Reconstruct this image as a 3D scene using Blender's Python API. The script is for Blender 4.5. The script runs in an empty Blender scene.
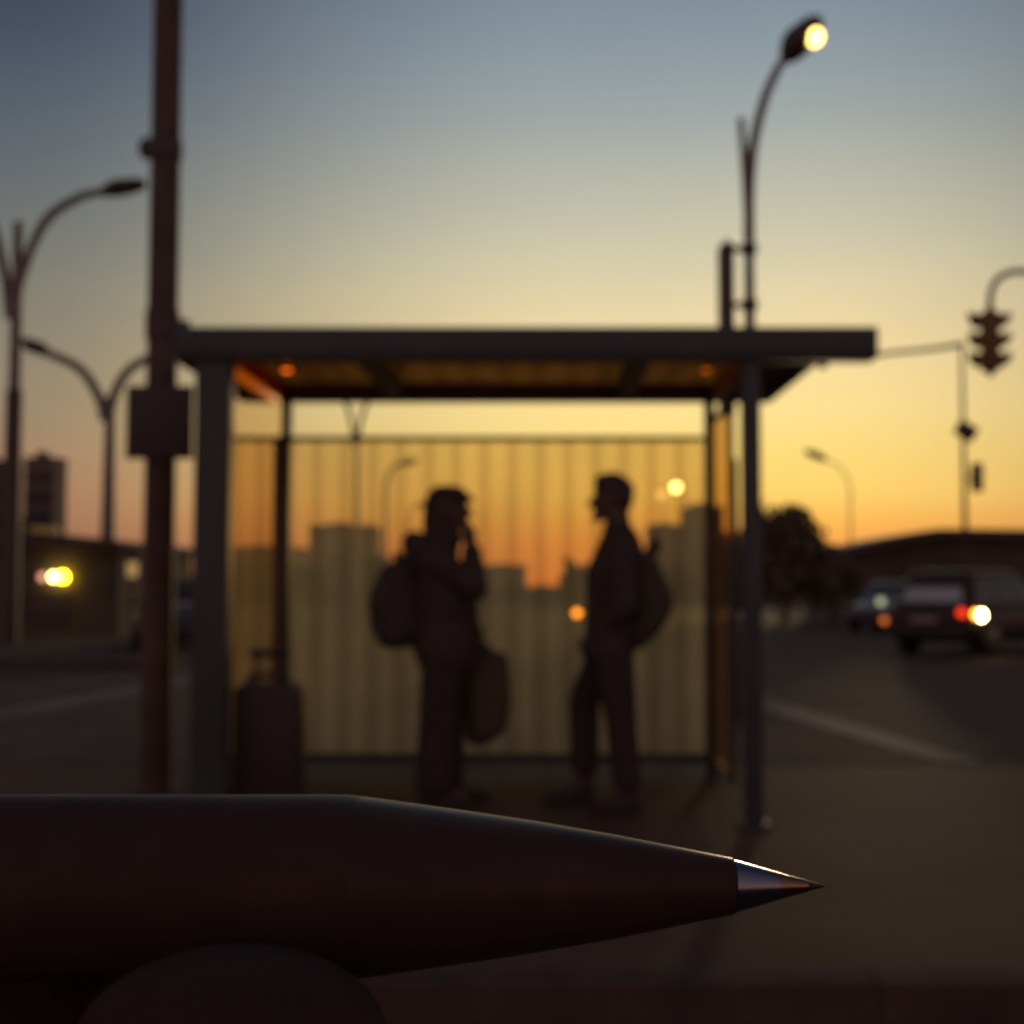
import bpy, bmesh, math, random
from mathutils import Vector, Matrix, Euler
random.seed(7)
R = math.radians
sc = bpy.context.scene
C = sc.collection

# ------------------------------------------------------------------ camera frame
F = 1300.0                      # focal length in pixels
PX0 = 547.0                     # principal point (the frame is a slightly off-centre crop)
HZ = 585.0                      # horizon row
H = 1.2                         # eye height over the pavement
ROAD = -0.12
PITCH = math.atan((HZ - 512) / F)
cp, sp = math.cos(PITCH), math.sin(PITCH)


def P(px, py, Y):
    u, v = (px - PX0) / F, (512 - py) / F
    d = Vector((u, cp - v * sp, sp + v * cp))
    t = Y / d.y
    return Vector((d.x * t, Y, H + d.z * t))


def G(px, py, z=0.0):
    """pixel on a horizontal plane -> world point"""
    u, v = (px - PX0) / F, (512 - py) / F
    d = Vector((u, cp - v * sp, sp + v * cp))
    t = (z - H) / d.z
    return Vector((d.x * t, d.y * t, z))


# ------------------------------------------------------------------ materials
def lin(c):
    f = lambda x: x / 12.92 if x <= 0.04045 else ((x + 0.055) / 1.055) ** 2.4
    return tuple(f(v / 255.0) for v in c) + (1.0,)


def nt(m):
    m.use_nodes = True
    return m.node_tree, m.node_tree.nodes, m.node_tree.links


def mat(name, col, rough=0.6, metal=0.0, var=0.25, scale=8.0, bump=0.0, coat=0.0, spec=0.5):
    m = bpy.data.materials.new(name)
    t, n, l = nt(m)
    b = n['Principled BSDF']
    tc = n.new('ShaderNodeTexCoord')
    nz = n.new('ShaderNodeTexNoise')
    nz.inputs['Scale'].default_value = scale
    nz.inputs['Detail'].default_value = 6
    l.new(tc.outputs['Object'], nz.inputs['Vector'])
    cr = n.new('ShaderNodeValToRGB')
    cr.color_ramp.elements[0].position = 0.3
    cr.color_ramp.elements[1].position = 0.7
    cr.color_ramp.elements[0].color = tuple(c * (1 - var) for c in col[:3]) + (1,)
    cr.color_ramp.elements[1].color = tuple(min(1, c * (1 + var)) for c in col[:3]) + (1,)
    l.new(nz.outputs['Fac'], cr.inputs['Fac'])
    l.new(cr.outputs['Color'], b.inputs['Base Color'])
    b.inputs['Roughness'].default_value = rough
    b.inputs['Metallic'].default_value = metal
    b.inputs['Specular IOR Level'].default_value = spec
    if coat:
        b.inputs['Coat Weight'].default_value = coat
        b.inputs['Coat Roughness'].default_value = 0.06
    if bump:
        bp = n.new('ShaderNodeBump')
        bp.inputs['Strength'].default_value = bump
        bp.inputs['Distance'].default_value = 0.01
        l.new(nz.outputs['Fac'], bp.inputs['Height'])
        l.new(bp.outputs['Normal'], b.inputs['Normal'])
    return m


def emit(name, col, s):
    m = bpy.data.materials.new(name)
    t, n, l = nt(m)
    b = n['Principled BSDF']
    b.inputs['Base Color'].default_value = (0.05, 0.05, 0.05, 1)
    b.inputs['Emission Color'].default_value = tuple(col) + (1,)
    b.inputs['Emission Strength'].default_value = s
    return m


def glazing(name, tint, tint2, scat, amount, period=0.175, ribs=True, axis='X'):
    """ribbed tinted polycarbonate: looks through, and scatters a little"""
    m = bpy.data.materials.new(name)
    t, n, l = nt(m)
    n.remove(n['Principled BSDF'])
    out = n['Material Output']
    tr = n.new('ShaderNodeBsdfTransparent')
    tl = n.new('ShaderNodeBsdfTranslucent')
    df = n.new('ShaderNodeBsdfDiffuse')
    tl.inputs['Color'].default_value = tuple(scat) + (1,)
    df.inputs['Color'].default_value = tuple(c * 0.8 for c in scat) + (1,)
    tc = n.new('ShaderNodeTexCoord')
    sx = n.new('ShaderNodeSeparateXYZ')
    l.new(tc.outputs['Object'], sx.inputs[0])
    mu = n.new('ShaderNodeMath'); mu.operation = 'MULTIPLY'
    mu.inputs[1].default_value = 2 * math.pi / period
    l.new(sx.outputs[axis], mu.inputs[0])
    sn = n.new('ShaderNodeMath'); sn.operation = 'SINE'
    l.new(mu.outputs[0], sn.inputs[0])
    cr = n.new('ShaderNodeValToRGB')
    cr.color_ramp.elements[0].position = 0.0
    cr.color_ramp.elements[1].position = 0.45
    l1 = n.new('ShaderNodeMath'); l1.operation = 'MULTIPLY_ADD'
    l1.inputs[1].default_value = 0.5; l1.inputs[2].default_value = 0.5
    l.new(sn.outputs[0], l1.inputs[0])
    cr.color_ramp.elements[0].color = tuple(tint2 if ribs else tint) + (1,)
    cr.color_ramp.elements[1].color = tuple(tint) + (1,)
    l.new(l1.outputs[0], cr.inputs['Fac'])
    # faint grime
    nz = n.new('ShaderNodeTexNoise'); nz.inputs['Scale'].default_value = 2.2
    nz.inputs['Detail'].default_value = 5
    l.new(tc.outputs['Object'], nz.inputs['Vector'])
    rr = n.new('ShaderNodeMapRange')
    rr.inputs['From Min'].default_value = 0.3; rr.inputs['From Max'].default_value = 0.7
    rr.inputs['To Min'].default_value = amount * 0.85; rr.inputs['To Max'].default_value = amount * 1.15
    l.new(nz.outputs['Fac'], rr.inputs['Value'])
    l.new(cr.outputs['Color'], tr.inputs['Color'])
    if ribs:
        rb = n.new('ShaderNodeMix'); rb.data_type = 'RGBA'
        rb.inputs['A'].default_value = tuple(c * 0.70 for c in scat) + (1,)
        rb.inputs['B'].default_value = tuple(scat) + (1,)
        l.new(l1.outputs[0], rb.inputs['Factor'])
        l.new(rb.outputs['Result'], tl.inputs['Color']); l.new(rb.outputs['Result'], df.inputs['Color'])
    ad = n.new('ShaderNodeMixShader'); ad.inputs[0].default_value = 0.3
    l.new(tl.outputs[0], ad.inputs[1]); l.new(df.outputs[0], ad.inputs[2])
    mx = n.new('ShaderNodeMixShader')
    l.new(rr.outputs[0], mx.inputs[0])
    l.new(tr.outputs[0], mx.inputs[1]); l.new(ad.outputs[0], mx.inputs[2])
    l.new(mx.outputs[0], out.inputs['Surface'])
    return m


M = {}
M['asphalt'] = mat('asphalt', (0.085, 0.062, 0.056), 0.9, var=0.3, scale=1.3, bump=0.4, spec=0.08)
M['earth'] = mat('earth', (0.04, 0.032, 0.027), 0.95, var=0.4, scale=0.4)
M['line'] = mat('road_paint', (0.16, 0.145, 0.135), 0.8, var=0.35, scale=3, spec=0.15)
M['kerb'] = mat('kerb_stone', (0.085, 0.068, 0.060), 0.92, var=0.25, scale=4, spec=0.06)
M['frame'] = mat('shelter_steel', (0.055, 0.072, 0.080), 0.5, var=0.15, scale=3, spec=0.4)
M['frame_lightened'] = mat('shelter_steel_lightened', (0.17, 0.12, 0.10), 0.6, var=0.15, scale=3)  # same steel, colour lightened to lift the shade under the roof
M['frame_orange_lit'] = mat('shelter_steel_orange_lit', (0.62, 0.22, 0.04), 0.45, var=0.2, scale=3)  # steel coloured orange for warm light on the beams' inner faces
M['roofpan'] = glazing('roof_polycarbonate', (0.55, 0.40, 0.22), (0.50, 0.36, 0.2), (0.62, 0.40, 0.16), 0.7, 0.2)
M['amber'] = glazing('amber_polycarbonate', (1.0, 0.80, 0.49), (0.74, 0.57, 0.33), (1.0, 0.92, 0.56), 0.38)
M['amber_side'] = glazing('amber_side_polycarbonate', (0.66, 0.42, 0.19), (0.60, 0.38, 0.17), (0.60, 0.40, 0.18), 0.22, 0.3, True, 'Y')
M['amber_clear'] = glazing('pale_side_glass', (0.97, 0.80, 0.56), (0.96, 0.79, 0.55), (0.8, 0.5, 0.25), 0.05, 0.3, False, 'Y')
M['pole'] = mat('rusty_pole', (0.075, 0.055, 0.05), 0.65, var=0.35, scale=6)
M['sign'] = mat('sign_back', (0.060, 0.054, 0.056), 0.6, var=0.15, scale=5)
M['galv'] = mat('galvanised_steel', (0.17, 0.165, 0.155), 0.5, metal=0.3, var=0.2, scale=5)
M['lamp_dark'] = mat('lamp_housing', (0.06, 0.055, 0.052), 0.5, var=0.15)
M['cloth'] = mat('coat_cloth', (0.070, 0.060, 0.056), 0.9, var=0.3, scale=30, spec=0.2)
M['cloth2'] = mat('jacket_cloth', (0.070, 0.060, 0.056), 0.9, var=0.3, scale=30, spec=0.2)
M['denim'] = mat('trouser_cloth', (0.052, 0.045, 0.042), 0.9, var=0.3, scale=40, spec=0.2)
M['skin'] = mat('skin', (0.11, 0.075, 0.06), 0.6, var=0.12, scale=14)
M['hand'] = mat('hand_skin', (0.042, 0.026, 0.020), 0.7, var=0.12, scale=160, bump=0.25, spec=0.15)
M['nail'] = mat('nail', (0.06, 0.034, 0.025), 0.5, var=0.06, scale=200)
M['hair'] = mat('hair', (0.05, 0.045, 0.045), 0.6, var=0.3, scale=60)
M['shoe'] = mat('shoe', (0.035, 0.030, 0.028), 0.7, var=0.2, scale=30)
M['eye'] = mat('eye', (0.3, 0.28, 0.26), 0.2, var=0.02)
M['pack'] = mat('backpack_nylon', (0.054, 0.047, 0.043), 0.8, var=0.25, scale=25)
M['pack2'] = mat('backpack_brown', (0.066, 0.060, 0.044), 0.8, var=0.25, scale=25)
M['bag'] = mat('bag_cloth', (0.085, 0.075, 0.050), 0.85, var=0.2, scale=20)
M['case'] = mat('suitcase_shell', (0.042, 0.036, 0.033), 0.6, var=0.2, scale=10)
M['rubber'] = mat('rubber', (0.03, 0.026, 0.025), 0.8, var=0.2, scale=10)
M['alloy'] = mat('wheel_rim', (0.16, 0.15, 0.14), 0.4, metal=0.7, var=0.15)
M['car_dark'] = mat('car_paint_dark', (0.045, 0.034, 0.032), 0.45, var=0.1, scale=2, coat=0.04, spec=0.25)
M['car_grey'] = mat('car_paint_grey', (0.055, 0.052, 0.048), 0.35, var=0.1, scale=2, coat=0.25)
M['glass'] = mat('car_glass', (0.02, 0.02, 0.026), 0.08, var=0.1, scale=1, spec=0.4)
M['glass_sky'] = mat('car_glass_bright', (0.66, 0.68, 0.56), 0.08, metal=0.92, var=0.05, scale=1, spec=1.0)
M['glare_screen'] = mat('windscreen_sky_glare', (0.62, 0.58, 0.42), 0.35, metal=0.5, var=0.05, scale=1)  # windscreen base colour paled for the sky reflected in it
M['unlit_lens'] = mat('unlit_lens', (0.30, 0.17, 0.14), 0.3, var=0.1)
M['plate'] = mat('number_plate', (0.30, 0.29, 0.27), 0.5, var=0.06)
M['wall_dark'] = mat('dark_render', (0.085, 0.072, 0.06), 0.9, var=0.25, scale=0.6)
M['wall_grey'] = mat('grey_render_hazed', (0.17, 0.145, 0.13), 0.9, var=0.2, scale=0.3)  # lighter grey stands for haze over the far blocks
M['tower'] = mat('tower_render_hazed', (0.28, 0.25, 0.18), 0.9, var=0.15, scale=0.1)  # walls paled to stand for distance haze
M['roof_dark'] = mat('roof_sheet', (0.08, 0.066, 0.055), 0.8, var=0.25, scale=0.6)
M['window'] = mat('window_glass', (0.045, 0.042, 0.045), 0.25, var=0.1)
M['bark'] = mat('bark', (0.04, 0.027, 0.018), 0.95, var=0.3, scale=8)
M['leaf'] = mat('leaf', (0.12, 0.105, 0.062), 0.8, var=0.5, scale=1.2)
M['leaf2'] = mat('leaf_far', (0.075, 0.065, 0.043), 0.85, var=0.5, scale=0.6)
M['signal'] = mat('signal_housing', (0.17, 0.105, 0.025), 0.6, var=0.15)
M['signal_lens'] = mat('signal_lens', (0.06, 0.03, 0.02), 0.3, var=0.1)
M['barrel'] = mat('pen_barrel', (0.050, 0.033, 0.028), 0.42, var=0.14, scale=260, spec=0.10)
M['grip'] = mat('pen_grip', (0.050, 0.033, 0.028), 0.32, var=0.14, scale=260, spec=0.12)
M['chrome'] = mat('pen_metal', (0.24, 0.26, 0.33), 0.22, metal=1.0, var=0.05, scale=300)
M['tip'] = mat('pen_tip', (0.03, 0.018, 0.016), 0.5, var=0.1, scale=300)
M['collar_warm'] = mat('pen_collar_warm', (0.30, 0.20, 0.13), 0.22, metal=1.0, var=0.05, scale=300)  # collar metal tinted warm for the orange sky it reflects
M['lit_lamp'] = emit('lit_street_lamp', (1.0, 0.62, 0.14), 7)
M['lit_far'] = emit('lit_far_lamp', (1.0, 0.82, 0.30), 13)
M['lit_dim'] = emit('lit_dim_lamp', (1.0, 0.62, 0.22), 2.2)
M['amber_lamp'] = emit('amber_indicator', (1.0, 0.34, 0.02), 4.6)
M['red_lamp'] = emit('red_tail_light', (1.0, 0.04, 0.005), 1.8)
M['turn_lamp'] = emit('orange_tail_light', (1.0, 0.30, 0.02), 10.0)
M['white_lamp'] = emit('bright_turn_light', (1.0, 0.80, 0.34), 34.0)
M['head_lamp'] = emit('pale_headlight', (0.60, 0.58, 0.34), 0.95)
M['fog_lamp'] = emit('orange_fog_light', (1.0, 0.22, 0.04), 0.95)
M['yellow_lamp'] = emit('yellow_wall_lamp', (1.0, 0.66, 0.02), 22.0)
M['yellow2_lamp'] = emit('pale_yellow_wall_lamp', (1.0, 0.78, 0.20), 16.0)
M['pink_lamp'] = emit('dim_pink_wall_lamp', (1.0, 0.42, 0.26), 1.6)
M['ceil_lamp'] = emit('orange_ceiling_lamp', (1.0, 0.14, 0.005), 2.2)
M['ceil_lamp2'] = emit('dim_orange_ceiling_lamp', (1.0, 0.20, 0.01), 0.7)
M['lit_sign'] = emit('dim_lit_sign', (1.0, 0.55, 0.12), 0.09)
M['shop_sign'] = emit('small_lit_sign', (1.0, 0.62, 0.20), 0.35)


def paving():
    m = bpy.data.materials.new('paving')
    t, n, l = nt(m)
    b = n['Principled BSDF']
    tc = n.new('ShaderNodeTexCoord')
    br = n.new('ShaderNodeTexBrick')
    br.inputs['Scale'].default_value = 1.0
    br.inputs['Brick Width'].default_value = 1.2
    br.inputs['Row Height'].default_value = 1.2
    br.inputs['Mortar Size'].default_value = 0.012
    br.offset = 0.0
    br.inputs['Color1'].default_value = (0.106, 0.073, 0.060, 1)
    br.inputs['Color2'].default_value = (0.098, 0.068, 0.056, 1)
    br.inputs['Mortar'].default_value = (0.085, 0.060, 0.047, 1)
    l.new(tc.outputs['Object'], br.inputs['Vector'])
    nz = n.new('ShaderNodeTexNoise'); nz.inputs['Scale'].default_value = 0.9
    nz.inputs['Detail'].default_value = 8
    l.new(tc.outputs['Object'], nz.inputs['Vector'])
    rr = n.new('ShaderNodeMapRange')
    rr.inputs['From Min'].default_value = 0.3; rr.inputs['From Max'].default_value = 0.7
    rr.inputs['To Min'].default_value = 0.7; rr.inputs['To Max'].default_value = 1.2
    l.new(nz.outputs['Fac'], rr.inputs['Value'])
    mx = n.new('ShaderNodeMix'); mx.data_type = 'RGBA'; mx.blend_type = 'MULTIPLY'
    mx.inputs['Factor'].default_value = 1
    l.new(br.outputs['Color'], mx.inputs['A']); l.new(rr.outputs[0], mx.inputs['B'])
    l.new(mx.outputs['Result'], b.inputs['Base Color'])
    b.inputs['Roughness'].default_value = 0.84
    b.inputs['Specular IOR Level'].default_value = 0.085
    return m


M['paving'] = paving()


# ------------------------------------------------------------------ mesh helpers
class MB:
    def __init__(self):
        self.bm = bmesh.new()

    def box(self, lo, hi, rot=None, pivot=None, bevel=0.0):
        lo, hi = Vector(lo), Vector(hi)
        r = bmesh.ops.create_cube(self.bm, size=1.0)
        c, s = (lo + hi) / 2, hi - lo
        for v in r['verts']:
            v.co = Vector((v.co.x * s.x, v.co.y * s.y, v.co.z * s.z)) + c
        if bevel:
            es = {e for v in r['verts'] for e in v.link_edges}
            o = bmesh.ops.bevel(self.bm, geom=list(es), offset=bevel, segments=2, profile=0.5, affect='EDGES')
            vs = o['verts']
        else:
            vs = r['verts']
        if rot is not None:
            pv = Vector(pivot) if pivot is not None else c
            bmesh.ops.rotate(self.bm, verts=vs, cent=pv, matrix=rot)
        return vs

    def ring_loft(self, rings, cap=True):
        vv = [[self.bm.verts.new(p) for p in r] for r in rings]
        n = len(vv[0])
        for a, b in zip(vv, vv[1:]):
            for i in range(n):
                j = (i + 1) % n
                try:
                    self.bm.faces.new((a[i], a[j], b[j], b[i]))
                except ValueError:
                    pass
        if cap:
            self.bm.faces.new(list(reversed(vv[0])))
            self.bm.faces.new(vv[-1])

    def tube(self, pts, rad, n=12, cap=True):
        pts = [Vector(p) for p in pts]
        if not hasattr(rad, '__len__'):
            rad = [rad] * len(pts)
        rings = []
        up = None
        for i, p in enumerate(pts):
            t = (pts[min(i + 1, len(pts) - 1)] - pts[max(i - 1, 0)]).normalized()
            if up is None:
                a = Vector((0, 1, 0)) if abs(t.y) < 0.9 else Vector((1, 0, 0))
                up = t.cross(a).normalized()
            up = (up - t * up.dot(t)).normalized()
            w = t.cross(up)
            rings.append([p + (up * math.cos(2 * math.pi * k / n) + w * math.sin(2 * math.pi * k / n)) * rad[i]
                          for k in range(n)])
        self.ring_loft(rings, cap)

    def lathe(self, prof, axis_o, axis_d, n=32):
        """prof: list of (s, r) along axis"""
        o, d = Vector(axis_o), Vector(axis_d).normalized()
        self.tube([o + d * s for s, r in prof], [max(r, 1e-5) for s, r in prof], n)

    def hull(self, balls, seg=10):
        vs = []
        for c, r in balls:
            if not hasattr(r, '__len__'):
                r = (r, r, r)
            o = bmesh.ops.create_uvsphere(self.bm, u_segments=seg, v_segments=max(6, seg * 2 // 3), radius=1.0)
            for v in o['verts']:
                v.co = Vector((v.co.x * r[0], v.co.y * r[1], v.co.z * r[2])) + Vector(c)
            vs += o['verts']
        if len(balls) > 1:
            h = bmesh.ops.convex_hull(self.bm, input=vs, use_existing_faces=False)
            junk = [g for g in h['geom_interior'] if isinstance(g, bmesh.types.BMVert) and g.is_valid]
            bmesh.ops.delete(self.bm, geom=junk, context='VERTS')
            # drop old sphere faces now inside the hull
            keep = {f for f in h['geom'] if isinstance(f, bmesh.types.BMFace)}
            vv = [v for v in vs if v.is_valid]
            old = {f for v in vv for f in v.link_faces} - keep
            bmesh.ops.delete(self.bm, geom=list(old), context='FACES_ONLY')

    def chain(self, nodes, seg=10):
        for a, b in zip(nodes, nodes[1:]):
            self.hull([a, b], seg)

    def quad(self, a, b, c, d):
        self.bm.faces.new([self.bm.verts.new(p) for p in (a, b, c, d)])

    def prism(self, poly, y0, y1):
        """polygon of (x,z) extruded in y"""
        a = [Vector((x, y0, z)) for x, z in poly]
        b = [Vector((x, y1, z)) for x, z in poly]
        self.ring_loft([a, b])

    def build(self, name, m, parent=None, smooth=True, remesh=0.0, smooth_it=4, fat=0.0):
        bm = self.bm
        bmesh.ops.recalc_face_normals(bm, faces=bm.faces)
        me = bpy.data.meshes.new(name)
        bm.to_mesh(me)
        bm.free()
        o = bpy.data.objects.new(name, me)
        C.objects.link(o)
        if remesh:
            r = o.modifiers.new('r', 'REMESH'); r.mode = 'VOXEL'; r.voxel_size = remesh
            s = o.modifiers.new('s', 'SMOOTH'); s.factor = 0.5; s.iterations = smooth_it
            if fat:
                dm = o.modifiers.new('d', 'DISPLACE'); dm.strength = fat; dm.mid_level = 0.0
            dg = bpy.context.evaluated_depsgraph_get()
            me2 = bpy.data.meshes.new_from_object(o.evaluated_get(dg))
            o.modifiers.clear()
            o.data = me2
            bpy.data.meshes.remove(me)
            me2.name = name
            me = me2
        me.materials.clear()
        me.materials.append(m)
        if smooth:
            if remesh:
                me.polygons.foreach_set('use_smooth', [True] * len(me.polygons))
            else:
                me.polygons.foreach_set('use_smooth', [True] * len(me.polygons))
                try:
                    me.set_sharp_from_angle(angle=R(38))
                except Exception:
                    pass
        if parent is not None:
            o.parent = parent
        return o


def tag(o, label, cat, group=None, kind=None):
    o['label'] = label
    o['category'] = cat
    if group:
        o['group'] = group
    if kind:
        o['kind'] = kind
    return o


def thing(name, label, cat, loc=(0, 0, 0), group=None, rz=0.0):
    o = bpy.data.objects.new(name, None)
    o.empty_display_size = 0.1
    C.objects.link(o)
    o.location = loc
    o.rotation_euler = (0, 0, rz)
    return tag(o, label, cat, group)


def struct(o):
    o['kind'] = 'structure'
    return o


def copy_thing(o, parent=None):
    c = o.copy()
    C.objects.link(c)
    if parent is not None:
        c.parent = parent
    for ch in list(o.children):
        copy_thing(ch, c)
    return c


# ------------------------------------------------------------------ world: dusk sky
def build_world():
    w = bpy.data.worlds.new('World')
    sc.world = w
    w.use_nodes = True
    n, l = w.node_tree.nodes, w.node_tree.links
    bg = n['Background']
    out = n['World Output']
    tc = n.new('ShaderNodeTexCoord')
    sx = n.new('ShaderNodeSeparateXYZ')
    l.new(tc.outputs['Generated'], sx.inputs[0])

    def math_(op, a=None, b=None, c=None):
        k = n.new('ShaderNodeMath'); k.operation = op
        for i, v in enumerate((a, b, c)):
            if v is None:
                continue
            if isinstance(v, (int, float)):
                k.inputs[i].default_value = v
            else:
                l.new(v, k.inputs[i])
        return k.outputs[0]
    el = math_('ARCSINE', sx.outputs['Z'])
    fac = math_('DIVIDE', el, R(90))
    fac = math_('MAXIMUM', fac, 0.0)

    def ramp(stops):
        cr = n.new('ShaderNodeValToRGB')
        e = cr.color_ramp.elements
        cr.color_ramp.interpolation = 'LINEAR'
        while len(e) < len(stops):
            e.new(0.5)
        for k, (deg, col) in enumerate(stops):
            e[k].position = deg / 90.0
            e[k].color = lin(col)
        l.new(fac, cr.inputs['Fac'])
        return cr.outputs['Color']
    A = ramp([(0, (226, 132, 62)), (1.6, (238, 152, 74)), (2.8, (247, 182, 84)), (3.8, (252, 206, 104)),
              (5.5, (252, 216, 120)), (7.2, (252, 222, 142)), (9, (249, 222, 154)), (10.7, (242, 217, 163)),
              (12.4, (230, 213, 169)), (14, (215, 206, 172)), (15.7, (200, 196, 172)), (17.3, (187, 187, 171)),
              (19.7, (164, 171, 168)), (22, (147, 159, 165)), (24.5, (130, 145, 157)), (35, (90, 105, 124)),
              (90, (46, 56, 76))])
    B = ramp([(0, (134, 90, 76)), (1.8, (154, 107, 86)), (3.7, (165, 122, 96)), (5.5, (163, 131, 104)),
              (7.2, (154, 134, 109)), (9, (145, 132, 111)), (10.7, (136, 128, 112)), (12.4, (127, 124, 113)),
              (14, (117, 118, 113)), (15.7, (107, 111, 112)), (17.3, (98, 105, 111)), (19.7, (84, 93, 105)),
              (22, (71, 80, 97)), (24.5, (60, 67, 86)), (35, (46, 52, 72)), (90, (36, 42, 60))])
    Cc = ramp([(0, (176, 124, 110)), (8, (172, 124, 114)), (20, (150, 116, 114)), (40, (104, 92, 102)), (90, (64, 66, 82))])
    az = math_('ARCTAN2', sx.outputs['X'], sx.outputs['Y'])
    d = math_('SUBTRACT', az, R(6))
    d = math_('ABSOLUTE', d)
    d2 = math_('SUBTRACT', 2 * math.pi, d)
    d = math_('MINIMUM', d, d2)

    def mr(v, a, b):
        k = n.new('ShaderNodeMapRange')
        k.interpolation_type = 'SMOOTHSTEP'
        k.inputs['From Min'].default_value = a
        k.inputs['From Max'].default_value = b
        l.new(v, k.inputs['Value'])
        return k.outputs[0]

    def mix(f, a, b):
        k = n.new('ShaderNodeMix'); k.data_type = 'RGBA'
        l.new(f, k.inputs['Factor']); l.new(a, k.inputs['A']); l.new(b, k.inputs['B'])
        return k.outputs['Result']
    col = mix(mr(d, R(4), R(30)), A, B)
    col = mix(mr(d, R(38), R(120)), col, Cc)
    # soft, very faint unevenness of the haze in the sky
    nz = n.new('ShaderNodeTexNoise'); nz.inputs['Scale'].default_value = 2.5
    nz.inputs['Detail'].default_value = 3
    mp = n.new('ShaderNodeMapping'); mp.inputs['Scale'].default_value = (1, 1, 5)
    l.new(tc.outputs['Generated'], mp.inputs['Vector']); l.new(mp.outputs[0], nz.inputs['Vector'])
    k = n.new('ShaderNodeMapRange')
    k.inputs['To Min'].default_value = 0.95; k.inputs['To Max'].default_value = 1.05
    l.new(nz.outputs['Fac'], k.inputs['Value'])
    mm = n.new('ShaderNodeMix'); mm.data_type = 'RGBA'; mm.blend_type = 'MULTIPLY'
    mm.inputs['Factor'].default_value = 1
    l.new(col, mm.inputs['A']); l.new(k.outputs[0], mm.inputs['B'])
    l.new(mm.outputs['Result'], bg.inputs['Color'])
    bg.inputs['Strength'].default_value = 0.98
    sky = n.new('ShaderNodeTexSky')
    sky.sky_type = 'NISHITA'
    sky.sun_disc = False
    sky.sun_elevation = R(4.2)
    sky.sun_rotation = R(13)
    bg2 = n.new('ShaderNodeBackground')
    bg2.inputs['Strength'].default_value = 0.002
    l.new(sky.outputs[0], bg2.inputs['Color'])
    ad = n.new('ShaderNodeAddShader')
    l.new(bg.outputs[0], ad.inputs[0]); l.new(bg2.outputs[0], ad.inputs[1])
    l.new(ad.outputs[0], out.inputs['Surface'])
    sl = bpy.data.lights.new('sun', 'SUN')
    sl.energy = 0.5
    sl.angle = R(3)
    sl.color = (1.0, 0.70, 0.36)
    so = bpy.data.objects.new('sun', sl)
    C.objects.link(so)
    el_, az_ = R(4.2), R(13)
    dirv = Vector((math.sin(az_) * math.cos(el_), math.cos(az_) * math.cos(el_), math.sin(el_)))
    so.rotation_euler = dirv.to_track_quat('Z', 'Y').to_euler()
    so.location = (10, 40, 10)


build_world()

# ------------------------------------------------------------------ camera
cam = bpy.data.cameras.new('camera')
co = bpy.data.objects.new('camera', cam)
C.objects.link(co)
co.location = (0, 0, H)
co.rotation_euler = (R(90) + PITCH, 0, 0)
cam.sensor_width = 36
cam.lens = F / 1024 * 36
cam.shift_x = -(PX0 - 512) / 1024
cam.clip_start = 0.01
cam.clip_end = 3000
cam.dof.use_dof = True
PEN_Y = 0.09
FOCUS = 0.102
cam.dof.focus_distance = FOCUS
COC = 13.5
cam.dof.aperture_fstop = (cam.lens / 1000) / (COC * FOCUS / F)
sc.camera = co

# ------------------------------------------------------------------ ground
b = MB(); b.quad((-900, -40, ROAD - 0.02), (900, -40, ROAD - 0.02), (900, 1500, ROAD - 0.02), (-900, 1500, ROAD - 0.02))
struct(b.build('ground', M['earth'], smooth=False))
b = MB(); b.quad((-90, -12, ROAD), (90, -12, ROAD), (90, 52, ROAD), (-90, 52, ROAD))
struct(b.build('road', M['asphalt'], smooth=False))
PV0, PV1 = G(600, 985).y, 8.95
b = MB(); b.box((-40, PV0 + 0.15, ROAD - 0.05), (40, PV1 - 0.15, 0.0))
struct(b.build('pavement', M['paving'], smooth=False))
for ya, yb in ((PV0, PV0 + 0.148), (PV1 - 0.148, PV1)):
    b = MB()
    for k in range(-20, 20):
        b.box((k * 2.0 + 1.001, ya, ROAD - 0.05), (k * 2.0 + 2.999, yb, 0.004), bevel=0.006)
    struct(b.build('kerb', M['kerb'], smooth=False))
# far side pavement on the left
b = MB(); b.box((-60, 20.5, ROAD - 0.03), (-6.2, 27.0, 0.0), bevel=0.03)
struct(b.build('far_pavement', M['kerb'], smooth=False))


def marking(a, c, w0, w1):
    a, c = Vector(a), Vector(c)
    d = (c - a).normalized(); s = Vector((d.y, -d.x, 0))
    b = MB()
    N = 12
    pts = []
    for k in range(N):
        p0 = a.lerp(c, k / N); p1 = a.lerp(c, (k + 1) / N)
        wa = w0 + (w1 - w0) * k / N; wb = w0 + (w1 - w0) * (k + 1) / N
        b.quad(p0 - s * wa / 2, p0 + s * wa / 2, p1 + s * wb / 2, p1 - s * wb / 2)
    return struct(b.build('road_marking', M['line'], smooth=False))


zl = ROAD + 0.004
marking(G(-160, 742, zl), G(196, 679, zl), 0.42, 0.55)
marking(G(960, 761, zl), G(744, 698, zl), 0.34, 0.5)

# ------------------------------------------------------------------ bus shelter
YF, YB = 6.58, 8.08
sh = thing('bus_shelter', 'dark steel bus shelter with flat roof and amber ribbed back panel', 'bus shelter', (0, 0, 0))
XL, XR = P(211, 700, YF).x, P(752.5, 700, YF).x
XBL, XBR = P(284, 700, YB).x, P(711, 700, YB).x
zR0, zR1 = P(500, 360.5, YF).z, P(500, 330, YF).z
zc = zR0 + 0.118


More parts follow.
